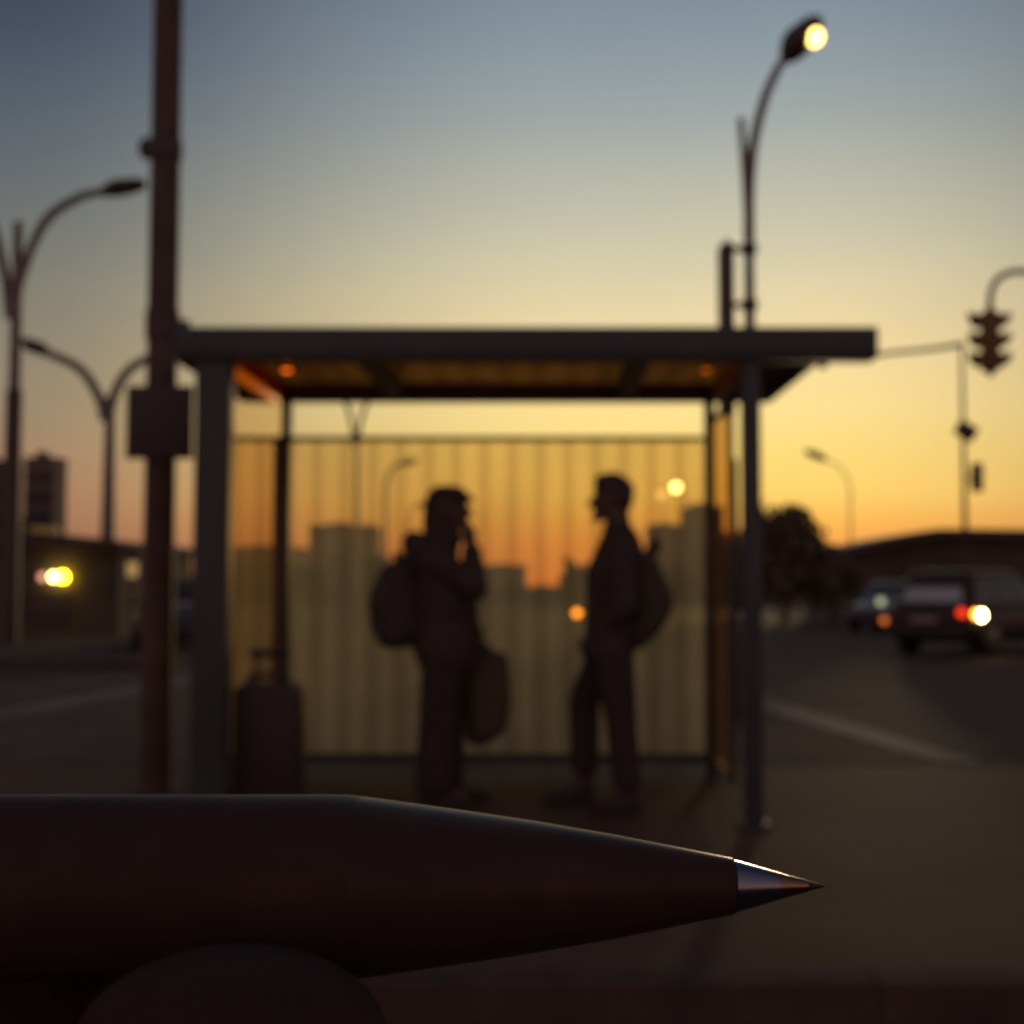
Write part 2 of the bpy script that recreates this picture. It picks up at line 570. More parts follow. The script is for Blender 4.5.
def post(x, y, wx, wy, z1):
    b = MB(); b.box((x - wx / 2, y - wy / 2, 0.012), (x + wx / 2, y + wy / 2, z1), bevel=0.008)
    o = b.build('post', M['frame'], sh)
    b = MB(); b.box((x - wx / 2 - 0.03, y - wy / 2 - 0.03, 0.0), (x + wx / 2 + 0.03, y + wy / 2 + 0.03, 0.012), bevel=0.003)
    for sx_ in (-1, 1):
        for sy_ in (-1, 1):
            b.tube([(x + sx_ * (wx / 2 + 0.015), y + sy_ * (wy / 2 + 0.015), 0.012), (x + sx_ * (wx / 2 + 0.015), y + sy_ * (wy / 2 + 0.015), 0.028)], 0.008, 6)
    b.build('base_plate', M['frame'], o)
    return o


post(XL, YF, 0.178, 0.12, zR0)
post(XR, YF - 0.01, 0.092, 0.09, zR0)
post(XBL, YB, 0.06, 0.08, zc - 0.004)
post(XBR, YB, 0.06, 0.08, zc - 0.004)
# fascia beam (longer to the right)
xf0, xf1 = P(176, 340, YF - 0.08).x, P(878, 340, YF - 0.08).x
b = MB(); b.box((xf0, YF - 0.09, zR0), (xf1, YF + 0.09, zR1), bevel=0.006)
fas = b.build('fascia', M['frame'], sh)
# small conduit box on the fascia's left end
b = MB()
b.box((xf0 + 0.005, YF - 0.05, zR1), (xf0 + 0.05, YF + 0.02, zR1 + 0.045), bevel=0.005)
b.tube([(xf0 + 0.01, YF - 0.02, zR1 + 0.03), (xf0 - 0.03, YF - 0.02, zR1 + 0.03), (xf0 - 0.035, YF - 0.02, zR1 - 0.1), (xf0 - 0.002, YF - 0.02, zR1 - 0.13)], 0.007, 8)
b.build('conduit', M['frame'], fas)
# roof
xr0, xr1 = P(172, 356, YF).x, P(822, 356, YF).x
b = MB(); b.box((xr0, YF + 0.092, zc), (xr1, YB + 0.22, zc + 0.012))
roof = b.build('roof', M['roofpan'], sh, smooth=False)
for x in (P(380, 380, 7.3).x, P(633, 380, 7.3).x):
    b = MB(); b.box((x - 0.055, YF + 0.092, zR0 + 0.02), (x + 0.055, YB - 0.032, zc - 0.003), bevel=0.004)
    b.build('rafter', M['frame_lightened'], roof)
M['orange_lit_beam'] = glazing('orange_lit_beam', (0.92, 0.50, 0.12), (0.92, 0.50, 0.12), (0.95, 0.36, 0.04), 0.7, 0.3, False)  # left beam tinted orange for the light it catches
for x0_, x1_, mm_ in ((XBL - 0.075, XBL - 0.005, 'orange_lit_beam'), (XBR + 0.005, XBR + 0.075, 'frame_orange_lit')):
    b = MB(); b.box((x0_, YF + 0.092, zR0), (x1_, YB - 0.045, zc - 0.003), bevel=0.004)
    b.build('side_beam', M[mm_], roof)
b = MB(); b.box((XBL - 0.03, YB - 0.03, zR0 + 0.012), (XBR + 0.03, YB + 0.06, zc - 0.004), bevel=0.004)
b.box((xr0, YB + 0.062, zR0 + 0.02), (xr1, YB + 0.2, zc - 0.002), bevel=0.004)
b.build('rear_beam', M['frame_lightened'], roof)
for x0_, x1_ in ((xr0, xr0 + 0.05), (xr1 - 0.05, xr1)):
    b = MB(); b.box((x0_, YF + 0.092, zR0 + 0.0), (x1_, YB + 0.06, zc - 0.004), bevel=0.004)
    b.build('edge_trim', M['frame_lightened'], roof)
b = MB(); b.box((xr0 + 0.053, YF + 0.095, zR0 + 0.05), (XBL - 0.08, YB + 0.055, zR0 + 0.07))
b.build('eave_panel', M['frame_lightened'], roof)
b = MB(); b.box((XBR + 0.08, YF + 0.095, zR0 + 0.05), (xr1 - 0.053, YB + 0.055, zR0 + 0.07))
b.build('eave_panel', M['frame_lightened'], roof)
for px_, m_ in ((287, 'ceil_lamp'), (706, 'ceil_lamp2')):
    p = P(px_, 364, 7.42)
    b = MB(); b.hull([((p.x, 7.42, zc - 0.014), (0.034, 0.034, 0.026))], 12)
    o = b.build('ceiling_lamp', M[m_], sh)
    b = MB(); b.lathe([(0, 0.05), (0.018, 0.05), (0.022, 0.04)], (p.x, 7.42, zc - 0.004), (0, 0, -1), 16)
    b.build('lamp_base', M['frame'], o)
# added glowing strip standing in for orange light on the left beam
M['strip'] = emit('orange_beam_glow', (1.0, 0.19, 0.008), 0.30)
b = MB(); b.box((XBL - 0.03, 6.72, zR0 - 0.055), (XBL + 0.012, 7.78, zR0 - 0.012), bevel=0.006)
b.build('beam_glow', M['strip'], sh)
# back panel
zp1, zp0 = P(500, 439, YB).z, P(500, 757, YB).z


def panel_x(x0_, x1_, y, z0_, z1_, m_):
    """corrugated sheet along x"""
    b = MB(); N = 160
    lo, hi = [], []
    for k in range(N + 1):
        x = x0_ + (x1_ - x0_) * k / N
        dy = 0.006 * math.sin(2 * math.pi * x / 0.175)
        lo.append(b.bm.verts.new((x, y + dy, z0_))); hi.append(b.bm.verts.new((x, y + dy, z1_)))
    for k in range(N):
        b.bm.faces.new((lo[k], lo[k + 1], hi[k + 1], hi[k]))
    return b.build('back_panel', m_, sh)


XPL = P(216, 600, YB).x
bp = panel_x(XPL, XBR - 0.03, YB + 0.055, zp0 + 0.015, zp1 - 0.008, M['amber'])
b = MB(); b.box((XPL, YB + 0.042, zp1 - 0.008), (XBR - 0.031, YB + 0.072, zp1 + 0.024), bevel=0.003)
b.build('top_rail', M['frame'], bp)
b = MB(); b.box((XPL, YB + 0.041, zp0 - 0.03), (XBR - 0.031, YB + 0.075, zp0 + 0.018), bevel=0.003)
b.build('bottom_rail', M['frame'], bp)
# frame post of the back panel beside the left back post
xm = P(274, 600, YB).x
b = MB(); b.box((xm - 0.026, YB + 0.043, zp0 + 0.019), (xm + 0.026, YB + 0.046, zp1 - 0.009)); b.build('mullion', M['frame_lightened'], bp, smooth=False)
# left side pane: one clear amber sheet between the posts
ys0, ys1 = YF + 0.065, YB - 0.045
b = MB(); b.quad((XBL - 0.018, ys0, 0.14), (XBL - 0.018, ys1, 0.14), (XBL - 0.018, ys1, zR0 - 0.005), (XBL - 0.018, ys0, zR0 - 0.005))
spn = b.build('side_panel', M['amber_clear'], sh, smooth=False)
b = MB(); b.box((XBL - 0.034, ys0, 0.10), (XBL - 0.002, ys1, 0.139), bevel=0.003)
b.build('bottom_rail', M['frame'], spn)
# right side panel, shorter, standing at the back
ye = 7.22
zt = P(713, 421, YB).z
b = MB(); b.quad((XBR + 0.016, ye + 0.022, 0.14), (XBR + 0.016, YB - 0.042, 0.14), (XBR + 0.016, YB - 0.042, zt - 0.02), (XBR + 0.016, ye + 0.022, zt - 0.02))
spr = b.build('side_panel', M['amber_side'], sh, smooth=False)
b = MB(); b.box((XBR, ye, 0.10), (XBR + 0.032, ye + 0.021, zt + 0.01), bevel=0.003)
b.box((XBR, ye + 0.022, zt - 0.019), (XBR + 0.032, YB - 0.042, zt + 0.01), bevel=0.003)
b.box((XBR, ye + 0.022, 0.10), (XBR + 0.032, YB - 0.042, 0.139), bevel=0.003)
b.build('panel_frame', M['frame'], spr)
b = MB(); b.box((XBR + 0.034, ye + 0.002, 1.0), (XR + 0.0, ye + 0.02, 2.0), bevel=0.003)
# notice board beside the front right post, just behind it
b.bm.free()
b = MB(); b.box((XR - 0.10, YF + 0.055, 0.5), (XR - 0.056, YF + 0.075, P(735, 457, YF).z), bevel=0.01)
b.build('notice_rail', M['frame'], sh)

# ------------------------------------------------------------------ sign pole
SPY = G(155, 791).y
base = G(155, 791)
sg = thing('sign_pole', 'tall rusty brown pole with a small dark sign board at the left of the shelter', 'sign pole', base)
b = MB()
b.lathe([(0.02, 0.094), (1.0, 0.092), (3.0, 0.089), (5.4, 0.084), (5.6, 0.083)], (0, 0, 0), (0, 0, 1), 24)
b.build('pole', M['pole'], sg)
b = MB(); b.lathe([(0, 0.13), (0.018, 0.13), (0.022, 0.11)], (0, 0, 0), (0, 0, 1), 24)
b.build('base_plate', M['pole'], sg)
lp = lambda px, py, dy=0.0: P(px, py, SPY + dy) - base
a, c = lp(126, 459, -0.10), lp(194, 386, -0.10)
b = MB(); b.box((a.x, -0.115, a.z), (c.x, -0.10, c.z), bevel=0.004)
sb = b.build('sign_board', M['sign'], sg)
for zz in (a.z + 0.09, c.z - 0.09):
    b = MB()
    b.box((a.x + 0.05, -0.099, zz - 0.018), (c.x - 0.05, -0.086, zz + 0.018), bevel=0.002)
    b.lathe([(-0.02, 0.097), (0.02, 0.097)], (0, 0, zz), (0, 0, 1), 24)
    b.build('sign_bracket', M['lamp_dark'], sb)
q = lp(152, 150)
b = MB()
b.lathe([(-0.06, 0.092), (-0.05, 0.1), (0.05, 0.1), (0.06, 0.092)], (0, 0, q.z), (0, 0, 1), 24)
b.hull([((lp(146, 150).x, 0, q.z + 0.01), (0.045, 0.05, 0.07)), ((lp(153, 150).x, 0, q.z), (0.03, 0.05, 0.05))], 10)
b.build('clamp', M['lamp_dark'], sg)
q = lp(152, 325)
b = MB(); b.lathe([(-0.09, 0.09), (-0.08, 0.101), (0.08, 0.101), (0.09, 0.09)], (0, 0, q.z), (0, 0, 1), 24)
b.build('band', M['pole'], sg)


# ------------------------------------------------------------------ street lamps
def bez(pts, n=16):
    """Catmull-Rom through points"""
    pts = [Vector(p) for p in pts]
    out = []
    e = [pts[0] * 2 - pts[1]] + pts + [pts[-1] * 2 - pts[-2]]
    for i in range(1, len(e) - 2):
        p0, p1, p2, p3 = e[i - 1], e[i], e[i + 1], e[i + 2]
        for k in range(n):
            t = k / n
            out.append(0.5 * ((2 * p1) + (p2 - p0) * t + (2 * p0 - 5 * p1 + 4 * p2 - p3) * t * t + (3 * p1 - p0 - 3 * p2 + p3) * t ** 3))
    out.append(pts[-1])
    return out


def street_lamp(label, px, py_top, Y, arms, pr=0.07, group='street lamps along the road', lens='unlit_lens',
                lens_d=None, base_h=0.9, base_r=None):
    """arms: list of (pixel polyline from the pole to the head, head length px, head height px)"""
    base = P(px, HZ, Y); base.z = ROAD
    t = thing('street_lamp', label, 'street lamp', base, group)
    top = P(px, py_top, Y) - base
    top.x = 0
    b = MB()
    b.lathe([(base_h * 0.6, pr * 1.25), (top.z * 0.5, pr), (top.z, pr * 0.72)], (0, 0, 0), (0, 0, 1), 14)
    b.build('pole', M['galv'], t)
    b = MB()
    br = base_r or pr * 1.7
    b.lathe([(0, br * 1.4), (0.04, br * 1.4), (0.06, br), (base_h, br * 0.9), (base_h + 0.08, pr * 1.25)], (0, 0, 0), (0, 0, 1), 14)
    b.build('pole_base', M['lamp_dark'], t)
    for pts, hl, hh in arms:
        w = [P(x, y, Y) - base for x, y in pts]
        sh_ = w[0].x if abs(pts[0][0] - px) < 12 else 0
        w = bez(w, 8)
        b = MB(); b.tube(w, [pr * 0.85 + (pr * 0.6 - pr * 0.85) * k / len(w) for k in range(len(w))], 10)
        arm = b.build('arm', M['galv'], t)
        e = w[-1]; d = (w[-1] - w[-3]).normalized()
        L, Hh = hl * Y / F, hh * Y / F
        nrm = Vector((-d.z, 0, d.x))
        if nrm.z < 0:
            nrm = -nrm
        b = MB()
        b.hull([(e, (Hh * 0.35,) * 3), (e + d * L * 0.3 + nrm * Hh * 0.05, (Hh * 0.5, Hh * 0.75, Hh * 0.5)),
                (e + d * L * 0.8, (Hh * 0.45, Hh * 0.75, Hh * 0.40)), (e + d * L, (Hh * 0.3, Hh * 0.5, Hh * 0.3))], 12)
        hd = b.build('lamp_head', M['lamp_dark'], arm)
        ld = lens_d or Hh * 0.7
        b = MB()
        c0 = e + d * L * 0.60 - nrm * Hh * 0.30 + Vector((0, -Hh * 0.42 if lens_d else 0, 0))
        b.hull([(c0, (ld * 0.5, ld * 0.5, ld * 0.5 if lens_d else ld * 0.3))], 14)
        b.build('lens', M[lens], arm)
    return t


street_lamp('tall grey double-arm street lamp at the left edge, unlit, arm arching toward the sign pole', 10, 222, 27,
            [([(13, 318), (22, 275), (45, 222), (78, 198), (106, 191)], 37, 17),
             ([(10, 318), (4, 270), (-14, 215), (-60, 190)], 36, 16)], pr=0.14, base_h=5.3, base_r=0.19)
street_lamp('grey double-arm street lamp with two curved arms, between left lamp and sign pole', 107, 398, 40,
            [([(105, 420), (99, 397), (80, 369), (46, 352)], 26, 14),
             ([(109, 420), (114, 395), (130, 369), (162, 352)], 26, 14)], pr=0.21, base_h=2.2, base_r=0.34)
lit = street_lamp('lit street lamp on a curved pole rising behind the shelter roof', 752, 235, 15,
            [([(749, 240), (749.5, 190), (754, 142), (765, 98), (779, 67), (790, 53)], 38, 31)], pr=0.080, lens='lit_lamp', lens_d=0.215, base_h=0.8)
street_lamp('Y-shaped double street lamp seen just under the shelter roof, through the opening', 356, 440, 45,
            [([(355, 446), (352, 425), (345, 402), (325, 380)], 22, 8),
             ([(357, 446), (360, 425), (368, 402), (388, 380)], 22, 8)], pr=0.10, base_h=1.2)
street_lamp('single-arm street lamp seen through the amber panel above the left traveller', 385, 500, 60,
            [([(385, 505), (387, 480), (394, 467), (402, 464)], 14, 7)], pr=0.12, base_h=1.2)
street_lamp('faint small street lamp seen through the panel just behind the capped head', 408, 530, 90,
            [([(408, 534), (410, 515), (414, 506), (418, 505)], 8, 5)], pr=0.10, base_h=1.0)
street_lamp('faint single-arm street lamp standing beyond the dark bush', 851, 495, 65,
            [([(851, 500), (848, 480), (838, 466), (824, 459)], 19, 8)], pr=0.055, base_h=1.0)
street_lamp('bright yellow lit lamp seen through the amber panel behind the right traveller', 686, 500, 60,
            [([(686, 505), (684, 490), (680, 482), (678, 483)], 8, 6)], pr=0.05, lens='lit_far', lens_d=0.42, base_h=0.8)
street_lamp('dim amber lit lamp below and left of the bright yellow one', 664, 505, 75,
            [([(664, 510), (662, 497), (659, 489), (660, 490)], 7, 6)], pr=0.05, lens='lit_dim', lens_d=0.5, base_h=0.8)
# narrow banner case strapped to the lit lamp pole
Yl = 15
lb = P(752, HZ, Yl); lb.z = ROAD
b = MB(); b.tube([P(749, 245, Yl) - lb, P(746, 190, Yl) - lb, P(741, 118, Yl) - lb], [0.05, 0.045, 0.04], 10); b.build('stub', M['galv'], lit)
b = MB()
c0, c1 = P(719.5, 330, Yl) - lb, P(732.5, 246, Yl) - lb
b.box((c0.x, -0.16, c0.z - 1.0), (c1.x, 0.16, c1.z), bevel=0.02)
b.hull([(((c0.x + c1.x) / 2 + 0.02, 0, c1.z + 0.05), 0.035)], 8)
bn = b.build('banner_case', M['lamp_dark'], lit)
for py_ in (249, 305):
    b = MB()
    zz = (P(740, py_, Yl) - lb).z
    b.tube([(c1.x - 0.02, 0, zz), (0.02, 0, zz)], 0.035, 8)
    b.lathe([(-0.05, 0.1), (0.05, 0.1)], (0, 0, zz), (0, 0, 1), 12)
    b.build('bracket', M['lamp_dark'], bn)

# ------------------------------------------------------------------ traffic light and signal mast
TY = 22.0
tb = P(1085, HZ, TY); tb.z = ROAD
tl = thing('traffic_light', 'brown three-section traffic light hanging from a hooked arm at the right edge', 'traffic light', tb)
tp = lambda px, py, dy=0.0: P(px, py, TY + dy) - tb
b = MB(); b.lathe([(0.0, 0.16), (0.3, 0.16), (0.34, 0.10), (tp(1085, 290).z, 0.075)], (0, 0, 0), (0, 0, 1), 14)
b.build('pole', M['galv'], tl)
b = MB()
top = tp(1085, 290); top.x = 0
b.tube(bez([top, tp(1060, 279), tp(1035, 273), tp(1013, 272), tp(998, 279), tp(991, 293), tp(990, 312)], 8), 0.055, 12)
b.build('arm', M['galv'], tl)
cx = tp(990, 340).x
zt_, zb_ = tp(990, 312).z, tp(990, 371).z
b = MB()
b.box((cx - 0.13, -0.13, zb_), (cx + 0.13, 0.13, zt_), bevel=0.03)
b.lathe([(0, 0.11), (0.07, 0.06), (0.12, 0.04)], (cx, 0, zt_ - 0.01), (0, 0, 1), 12)
b.lathe([(0, 0.11), (0.06, 0.06), (0.12, 0.02)], (cx, 0, zb_ + 0.01), (0, 0, -1), 12)
hs = b.build('housing', M['signal'], tl)
sec = (zt_ - zb_) / 3
for k in range(3):
    zc_ = zt_ - sec * (k + 0.5)
    for s in (-1, 1):
        b = MB()
        N = 14; rings = []
        for t_, (dx, r_, dz) in enumerate(((0.128, 0.135, 0.0), (0.23, 0.14, 0.0), (0.37, 0.135, 0.03))):
            a_, cc = [], []
            for i in range(N):
                th = R(-40) + (R(220) - R(-40)) * i / (N - 1)
                a_.append(Vector((cx + s * (dx - (0.12 * (1 - math.sin(th)) / 2 if t_ == 2 else 0)), r_ * math.cos(th), zc_ + dz + r_ * math.sin(th))))
            for i in reversed(range(N)):
                th = R(-40) + (R(220) - R(-40)) * i / (N - 1)
                rr_ = r_ - 0.012
                cc.append(Vector((cx + s * (dx - (0.12 * (1 - math.sin(th)) / 2 if t_ == 2 else 0)), rr_ * math.cos(th), zc_ + dz + rr_ * math.sin(th))))
            rings.append(a_ + cc)
        b.ring_loft(rings)
        b.build('visor', M['signal'], hs)
        b = MB(); b.lathe([(0, 0.105), (0.02, 0.095), (0.035, 0.05), (0.04, 0.0)], (cx + s * 0.128, 0, zc_), (s, 0, 0), 18)
        b.build('lens', M['signal_lens'], hs)

MY = 66.0
mb_ = P(966, HZ, MY); mb_.z = ROAD
ms = thing('signal_mast', 'pale signal mast with a long arm and two dark boxes behind the low roof', 'signal mast', mb_)
mp_ = lambda px, py, dy=0.0: P(px, py, MY + dy) - mb_
topz = mp_(966, 343).z
b = MB(); b.lathe([(0, 0.2), (0.4, 0.16), (topz, 0.085)], (0, 0, 0), (0, 0, 1), 14)
b.build('pole', M['galv'], ms)
e = mp_(820, 362)
b = MB(); b.tube([(0.12, 0, topz - 0.05), (-1.5, 0, mp_(930, 349).z), (e.x * 0.5, 0, (topz + e.z) / 2 - 0.03), (e.x, 0, e.z)], [0.13, 0.12, 0.11, 0.10], 12)
arm = b.build('arm', M['galv'], ms)
b = MB(); b.box((e.x - 0.1, -0.25, e.z - 0.32), (e.x + 0.35, 0.25, e.z + 0.1), bevel=0.05)
b.build('arm_cap', M['lamp_dark'], arm)
for px_, py_, w_, h_, r_ in ((963, 432, 1.0, 0.75, 0.55), (974, 478, 0.5, 1.45, 0.0)):
    q = mp_(px_, py_)
    b = MB(); b.box((q.x - w_ / 2, -0.75, q.z - h_ / 2), (q.x + w_ / 2, -0.2, q.z + h_ / 2), rot=Matrix.Rotation(r_, 3, 'Y'), bevel=0.08)
    sb_ = b.build('signal_box', M['lamp_dark'], ms)
    b = MB(); b.box((min(q.x, 0) - 0.05, -0.3, q.z - 0.06), (max(q.x, 0) + 0.05, 0.1, q.z + 0.06))
    b.build('bracket', M['lamp_dark'], sb_)


# ------------------------------------------------------------------ people
def ell(px, py, Y, base, rx, ry, rz, dy=0.0):
    return (P(px, py, Y + dy) - base, (rx, ry, rz))


def make_hand(b, wrist, dirv, side, palm_n, s=1.0, curl=0.6):
    """adds palm and five fingers; dirv = hand direction, palm_n = direction the palm faces, side = direction of the thumb"""
    d, n_, sd = Vector(dirv).normalized(), Vector(palm_n).normalized(), Vector(side).normalized()
    w = Vector(wrist)
    k0, k1 = w + d * 0.015 * s, w + d * 0.085 * s
    b.hull([(k0 + sd * 0.016 * s, 0.017 * s), (k0 - sd * 0.016 * s, 0.016 * s), (k1 + sd * 0.03 * s, 0.014 * s), (k1 - sd * 0.03 * s, 0.013 * s)], 8)
    for i, (off, L) in enumerate(((0.031, 0.072), (0.011, 0.080), (-0.010, 0.075), (-0.030, 0.060))):
        p = k1 + sd * off * s
        nodes = [(p, 0.0105 * s)]
        a = 0.0
        for j, fr in enumerate((0.45, 0.3, 0.25)):
            a += curl * (0.6, 0.9, 0.7)[j]
            p = p + (d * math.cos(a) + n_ * math.sin(a)) * L * fr * s
            nodes.append((p, (0.0098, 0.009, 0.0078)[j] * s))
        b.chain(nodes, 8)
    p = w + d * 0.03 * s + sd * 0.024 * s
    q = p + (d * 0.55 + sd * 0.75 + n_ * 0.25).normalized() * 0.042 * s
    r_ = q + (d * 0.9 + sd * 0.2 + n_ * 0.45).normalized() * 0.032 * s
    t_ = r_ + (d * 0.95 + n_ * 0.5).normalized() * 0.026 * s
    b.chain([(p, 0.015 * s), (q, 0.0125 * s), (r_, 0.0115 * s), (t_, 0.0088 * s)], 8)


def head_balls(b, hc, fwd, tilt=0.0, S=1.06):
    """head: hc = centre of the skull, fwd = +1 or -1 along x"""
    hc = Vector(hc)
    rt = Matrix.Rotation(-tilt * fwd, 3, 'Y')
    f = lambda x, y, z: hc + rt @ (Vector((x * fwd, y, z)) * S)
    b.hull([(f(-0.018, 0, 0.028), (0.082, 0.074, 0.084)), (f(0.030, 0, 0.02), (0.060, 0.066, 0.076))], 14)
    b.hull([(f(0.040, 0, -0.005), (0.048, 0.058, 0.06)), (f(0.052, 0, -0.085), (0.030, 0.032, 0.024)), (f(-0.005, 0, -0.05), (0.05, 0.058, 0.045))], 14)
    b.hull([(f(0.086, 0, 0.012), (0.008, 0.009, 0.010)), (f(0.113, 0, -0.028), (0.012, 0.014, 0.011)), (f(0.082, 0, -0.034), (0.012, 0.018, 0.010))], 8)   # nose
    b.hull([(f(0.084, 0, -0.056), (0.012, 0.024, 0.007)), (f(0.078, 0, -0.058), (0.012, 0.026, 0.01))], 8)   # lips
    b.hull([(f(0.080, 0, -0.070), (0.011, 0.022, 0.006)), (f(0.07, 0, -0.070), (0.012, 0.024, 0.01))], 8)
    b.hull([(f(0.080, 0, -0.097), (0.020, 0.022, 0.019)), (f(0.05, 0, -0.09), (0.02, 0.025, 0.02))], 8)   # chin
    b.hull([(f(0.078, -0.03, 0.036), (0.012, 0.02, 0.008)), (f(0.078, 0.03, 0.036), (0.012, 0.02, 0.008))], 8)   # brow
    for s in (-1, 1):
        b.hull([(f(-0.008, 0.074 * s, 0.012), (0.018, 0.008, 0.026)), (f(-0.004, 0.072 * s, -0.02), (0.012, 0.008, 0.016))], 8)   # ears
    return f


def shoe(parent, heel, toe, ankle, name='shoe'):
    h, t_, a = Vector(heel), Vector(toe), Vector(ankle)
    d = (t_ - h).normalized()
    b = MB()
    b.hull([(h + Vector((0, 0, 0.03)) + d * 0.03, (0.035, 0.035, 0.03)), (t_ + Vector((0, 0, 0.025)) - d * 0.035, (0.042, 0.042, 0.025)),
            (h.lerp(t_, 0.6) + Vector((0, 0, 0.035)), (0.048, 0.048, 0.035))], 10)
    b.hull([(h + Vector((0, 0, 0.04)) + d * 0.04, (0.042, 0.036, 0.04)), (a + Vector((0, 0, 0.01)), (0.05, 0.046, 0.02)),
            (h.lerp(t_, 0.55) + Vector((0, 0, 0.05)), (0.045, 0.038, 0.03))], 10)
    o = b.build(name, M['shoe'], parent, remesh=0.009, fat=0.010)
    # flat sole
    for v in o.data.vertices:
        if v.co.z < 0.004:
            v.co.z = 0.004
    b = MB()
    sd = Vector((-d.y, d.x, 0))
    ring = []
    for k in range(20):
        th = 2 * math.pi * k / 20
        c_, s_ = math.cos(th), math.sin(th)
        mid = h.lerp(t_, 0.5)
        L = (t_ - h).length * 0.5 + 0.005
        ring.append(mid + d * L * (abs(c_) ** 0.7) * (1 if c_ > 0 else -1) + sd * (0.047 if c_ > -0.2 else 0.04) * (abs(s_) ** 0.8) * (1 if s_ > 0 else -1))
    b.ring_loft([[p + Vector((0, 0, 0.0)) for p in ring], [p + Vector((0, 0, 0.022)) for p in ring]])
    b.build('sole', M['rubber'], o)
    return o


# ---- right traveller (faces left)
Y2 = 7.08
b2 = G(604, 805); b2.y = Y2; b2.x = P(604, 700, Y2).x; b2.z = 0.0
pr_ = thing('person', 'short-haired person in a jacket facing left, hands low, standing inside the shelter', 'person', b2)
L2 = lambda px, py, dy=0.0: P(px, py, Y2 + dy) - b2
kneeF, ankF = L2(584, 699, 0.13), L2(585, 768, 0.15)
kneeN, ankN = L2(621, 722, -0.12), L2(627, 785, -0.13)
hipF, hipN = L2(608, 655, 0.09), L2(613, 657, -0.09)
shF, shN = L2(621, 552, 0.17), L2(624, 552, -0.17)
elF, wrF = L2(616, 606, 0.20), L2(594, 634, 0.08)
elN, wrN = L2(624, 606, -0.21), L2(597, 637, -0.09)
hd2 = L2(612, 500)
b = MB()
hf2 = head_balls(b, hd2, -1, 0.05)
b.chain([(L2(617, 512), 0.062), (L2(619, 532), 0.066), (L2(622, 548), 0.075)])
b.hull([(L2(622, 552, -0.13), 0.055), (L2(622, 552, 0.13), 0.055), (L2(612, 575), (0.105, 0.155, 0.12)), (L2(611, 620), (0.10, 0.14, 0.08))], 12)
b.hull([(L2(611, 620), (0.095, 0.135, 0.08)), (L2(610, 655), (0.10, 0.15, 0.08))], 12)
for h_, k_, a_ in ((hipF, kneeF, ankF), (hipN, kneeN, ankN)):
    b.chain([(h_, 0.080), (k_, 0.054)]); b.chain([(k_, 0.054), (k_.lerp(a_, 0.3), 0.052), (a_, 0.036)])
    a0 = Vector((a_.x, a_.y, 0.05))
    b.hull([(a_, 0.036), (a0, 0.035), (a0 + Vector((-0.13, 0, -0.015)), (0.03, 0.036, 0.02))], 8)
for s_, e_, w_ in ((shF, elF, wrF), (shN, elN, wrN)):
    b.chain([(s_, 0.055), (e_, 0.038), (w_, 0.027)])
make_hand(b, wrN, Vector((-0.35, 0.25, -0.9)), Vector((-0.9, 0.2, 0.3)), Vector((0.2, 0.95, 0)), 0.95, 0.45)
make_hand(b, wrF, Vector((-0.35, -0.25, -0.9)), Vector((-0.9, -0.2, 0.3)), Vector((0.2, -0.95, 0)), 0.95, 0.45)
b.build('body', M['skin'], pr_, remesh=0.0065, smooth_it=3, fat=0.005)
# hair
b = MB()
b.hull([(hf2(-0.024, 0, 0.045), (0.086, 0.080, 0.084)), (hf2(0.03, 0, 0.062), (0.062, 0.066, 0.06))], 14)
b.hull([(hf2(-0.05, 0, 0.0), (0.055, 0.072, 0.06)), (hf2(-0.04, 0, 0.05), (0.07, 0.078, 0.06))], 12)
b.hull([(hf2(0.058, 0.02, 0.098), (0.034, 0.04, 0.026)), (hf2(0.0, 0, 0.105), (0.05, 0.06, 0.034)), (hf2(0.058, -0.02, 0.098), (0.034, 0.04, 0.026))], 10)
b.build('hair', M['hair'], pr_, remesh=0.008, fat=0.010)
for s_ in (-1, 1):
    b = MB(); b.hull([(hf2(0.079, 0.031 * s_, 0.012), (0.010, 0.013, 0.008))], 10); b.build('eye', M['eye'], pr_)
# jacket
b = MB()
b.hull([(L2(621, 549, -0.13), 0.076), (L2(621, 549, 0.13), 0.076), (L2(618, 538), 0.075), (L2(611, 576), (0.125, 0.18, 0.12)), (L2(611, 610), (0.122, 0.17, 0.08))], 12)
b.hull([(L2(611, 600), (0.125, 0.17, 0.08)), (L2(610, 642), (0.128, 0.18, 0.06))], 12)
b.hull([(L2(610, 640), (0.128, 0.18, 0.05)), (L2(609, 652), (0.132, 0.185, 0.03))], 12)
b.chain([(L2(617, 529), 0.068), (L2(620, 545), 0.098)])
b.hull([(L2(628, 536), (0.045, 0.09, 0.03)), (L2(632, 550), (0.05, 0.12, 0.05))], 10)
for s_, e_, w_ in ((shF, elF, wrF), (shN, elN, wrN)):
    b.chain([(s_, 0.076), (e_, 0.056), (w_.lerp(e_, 0.12), 0.042)])
b.build('jacket', M['cloth2'], pr_, remesh=0.010, smooth_it=3, fat=0.014)
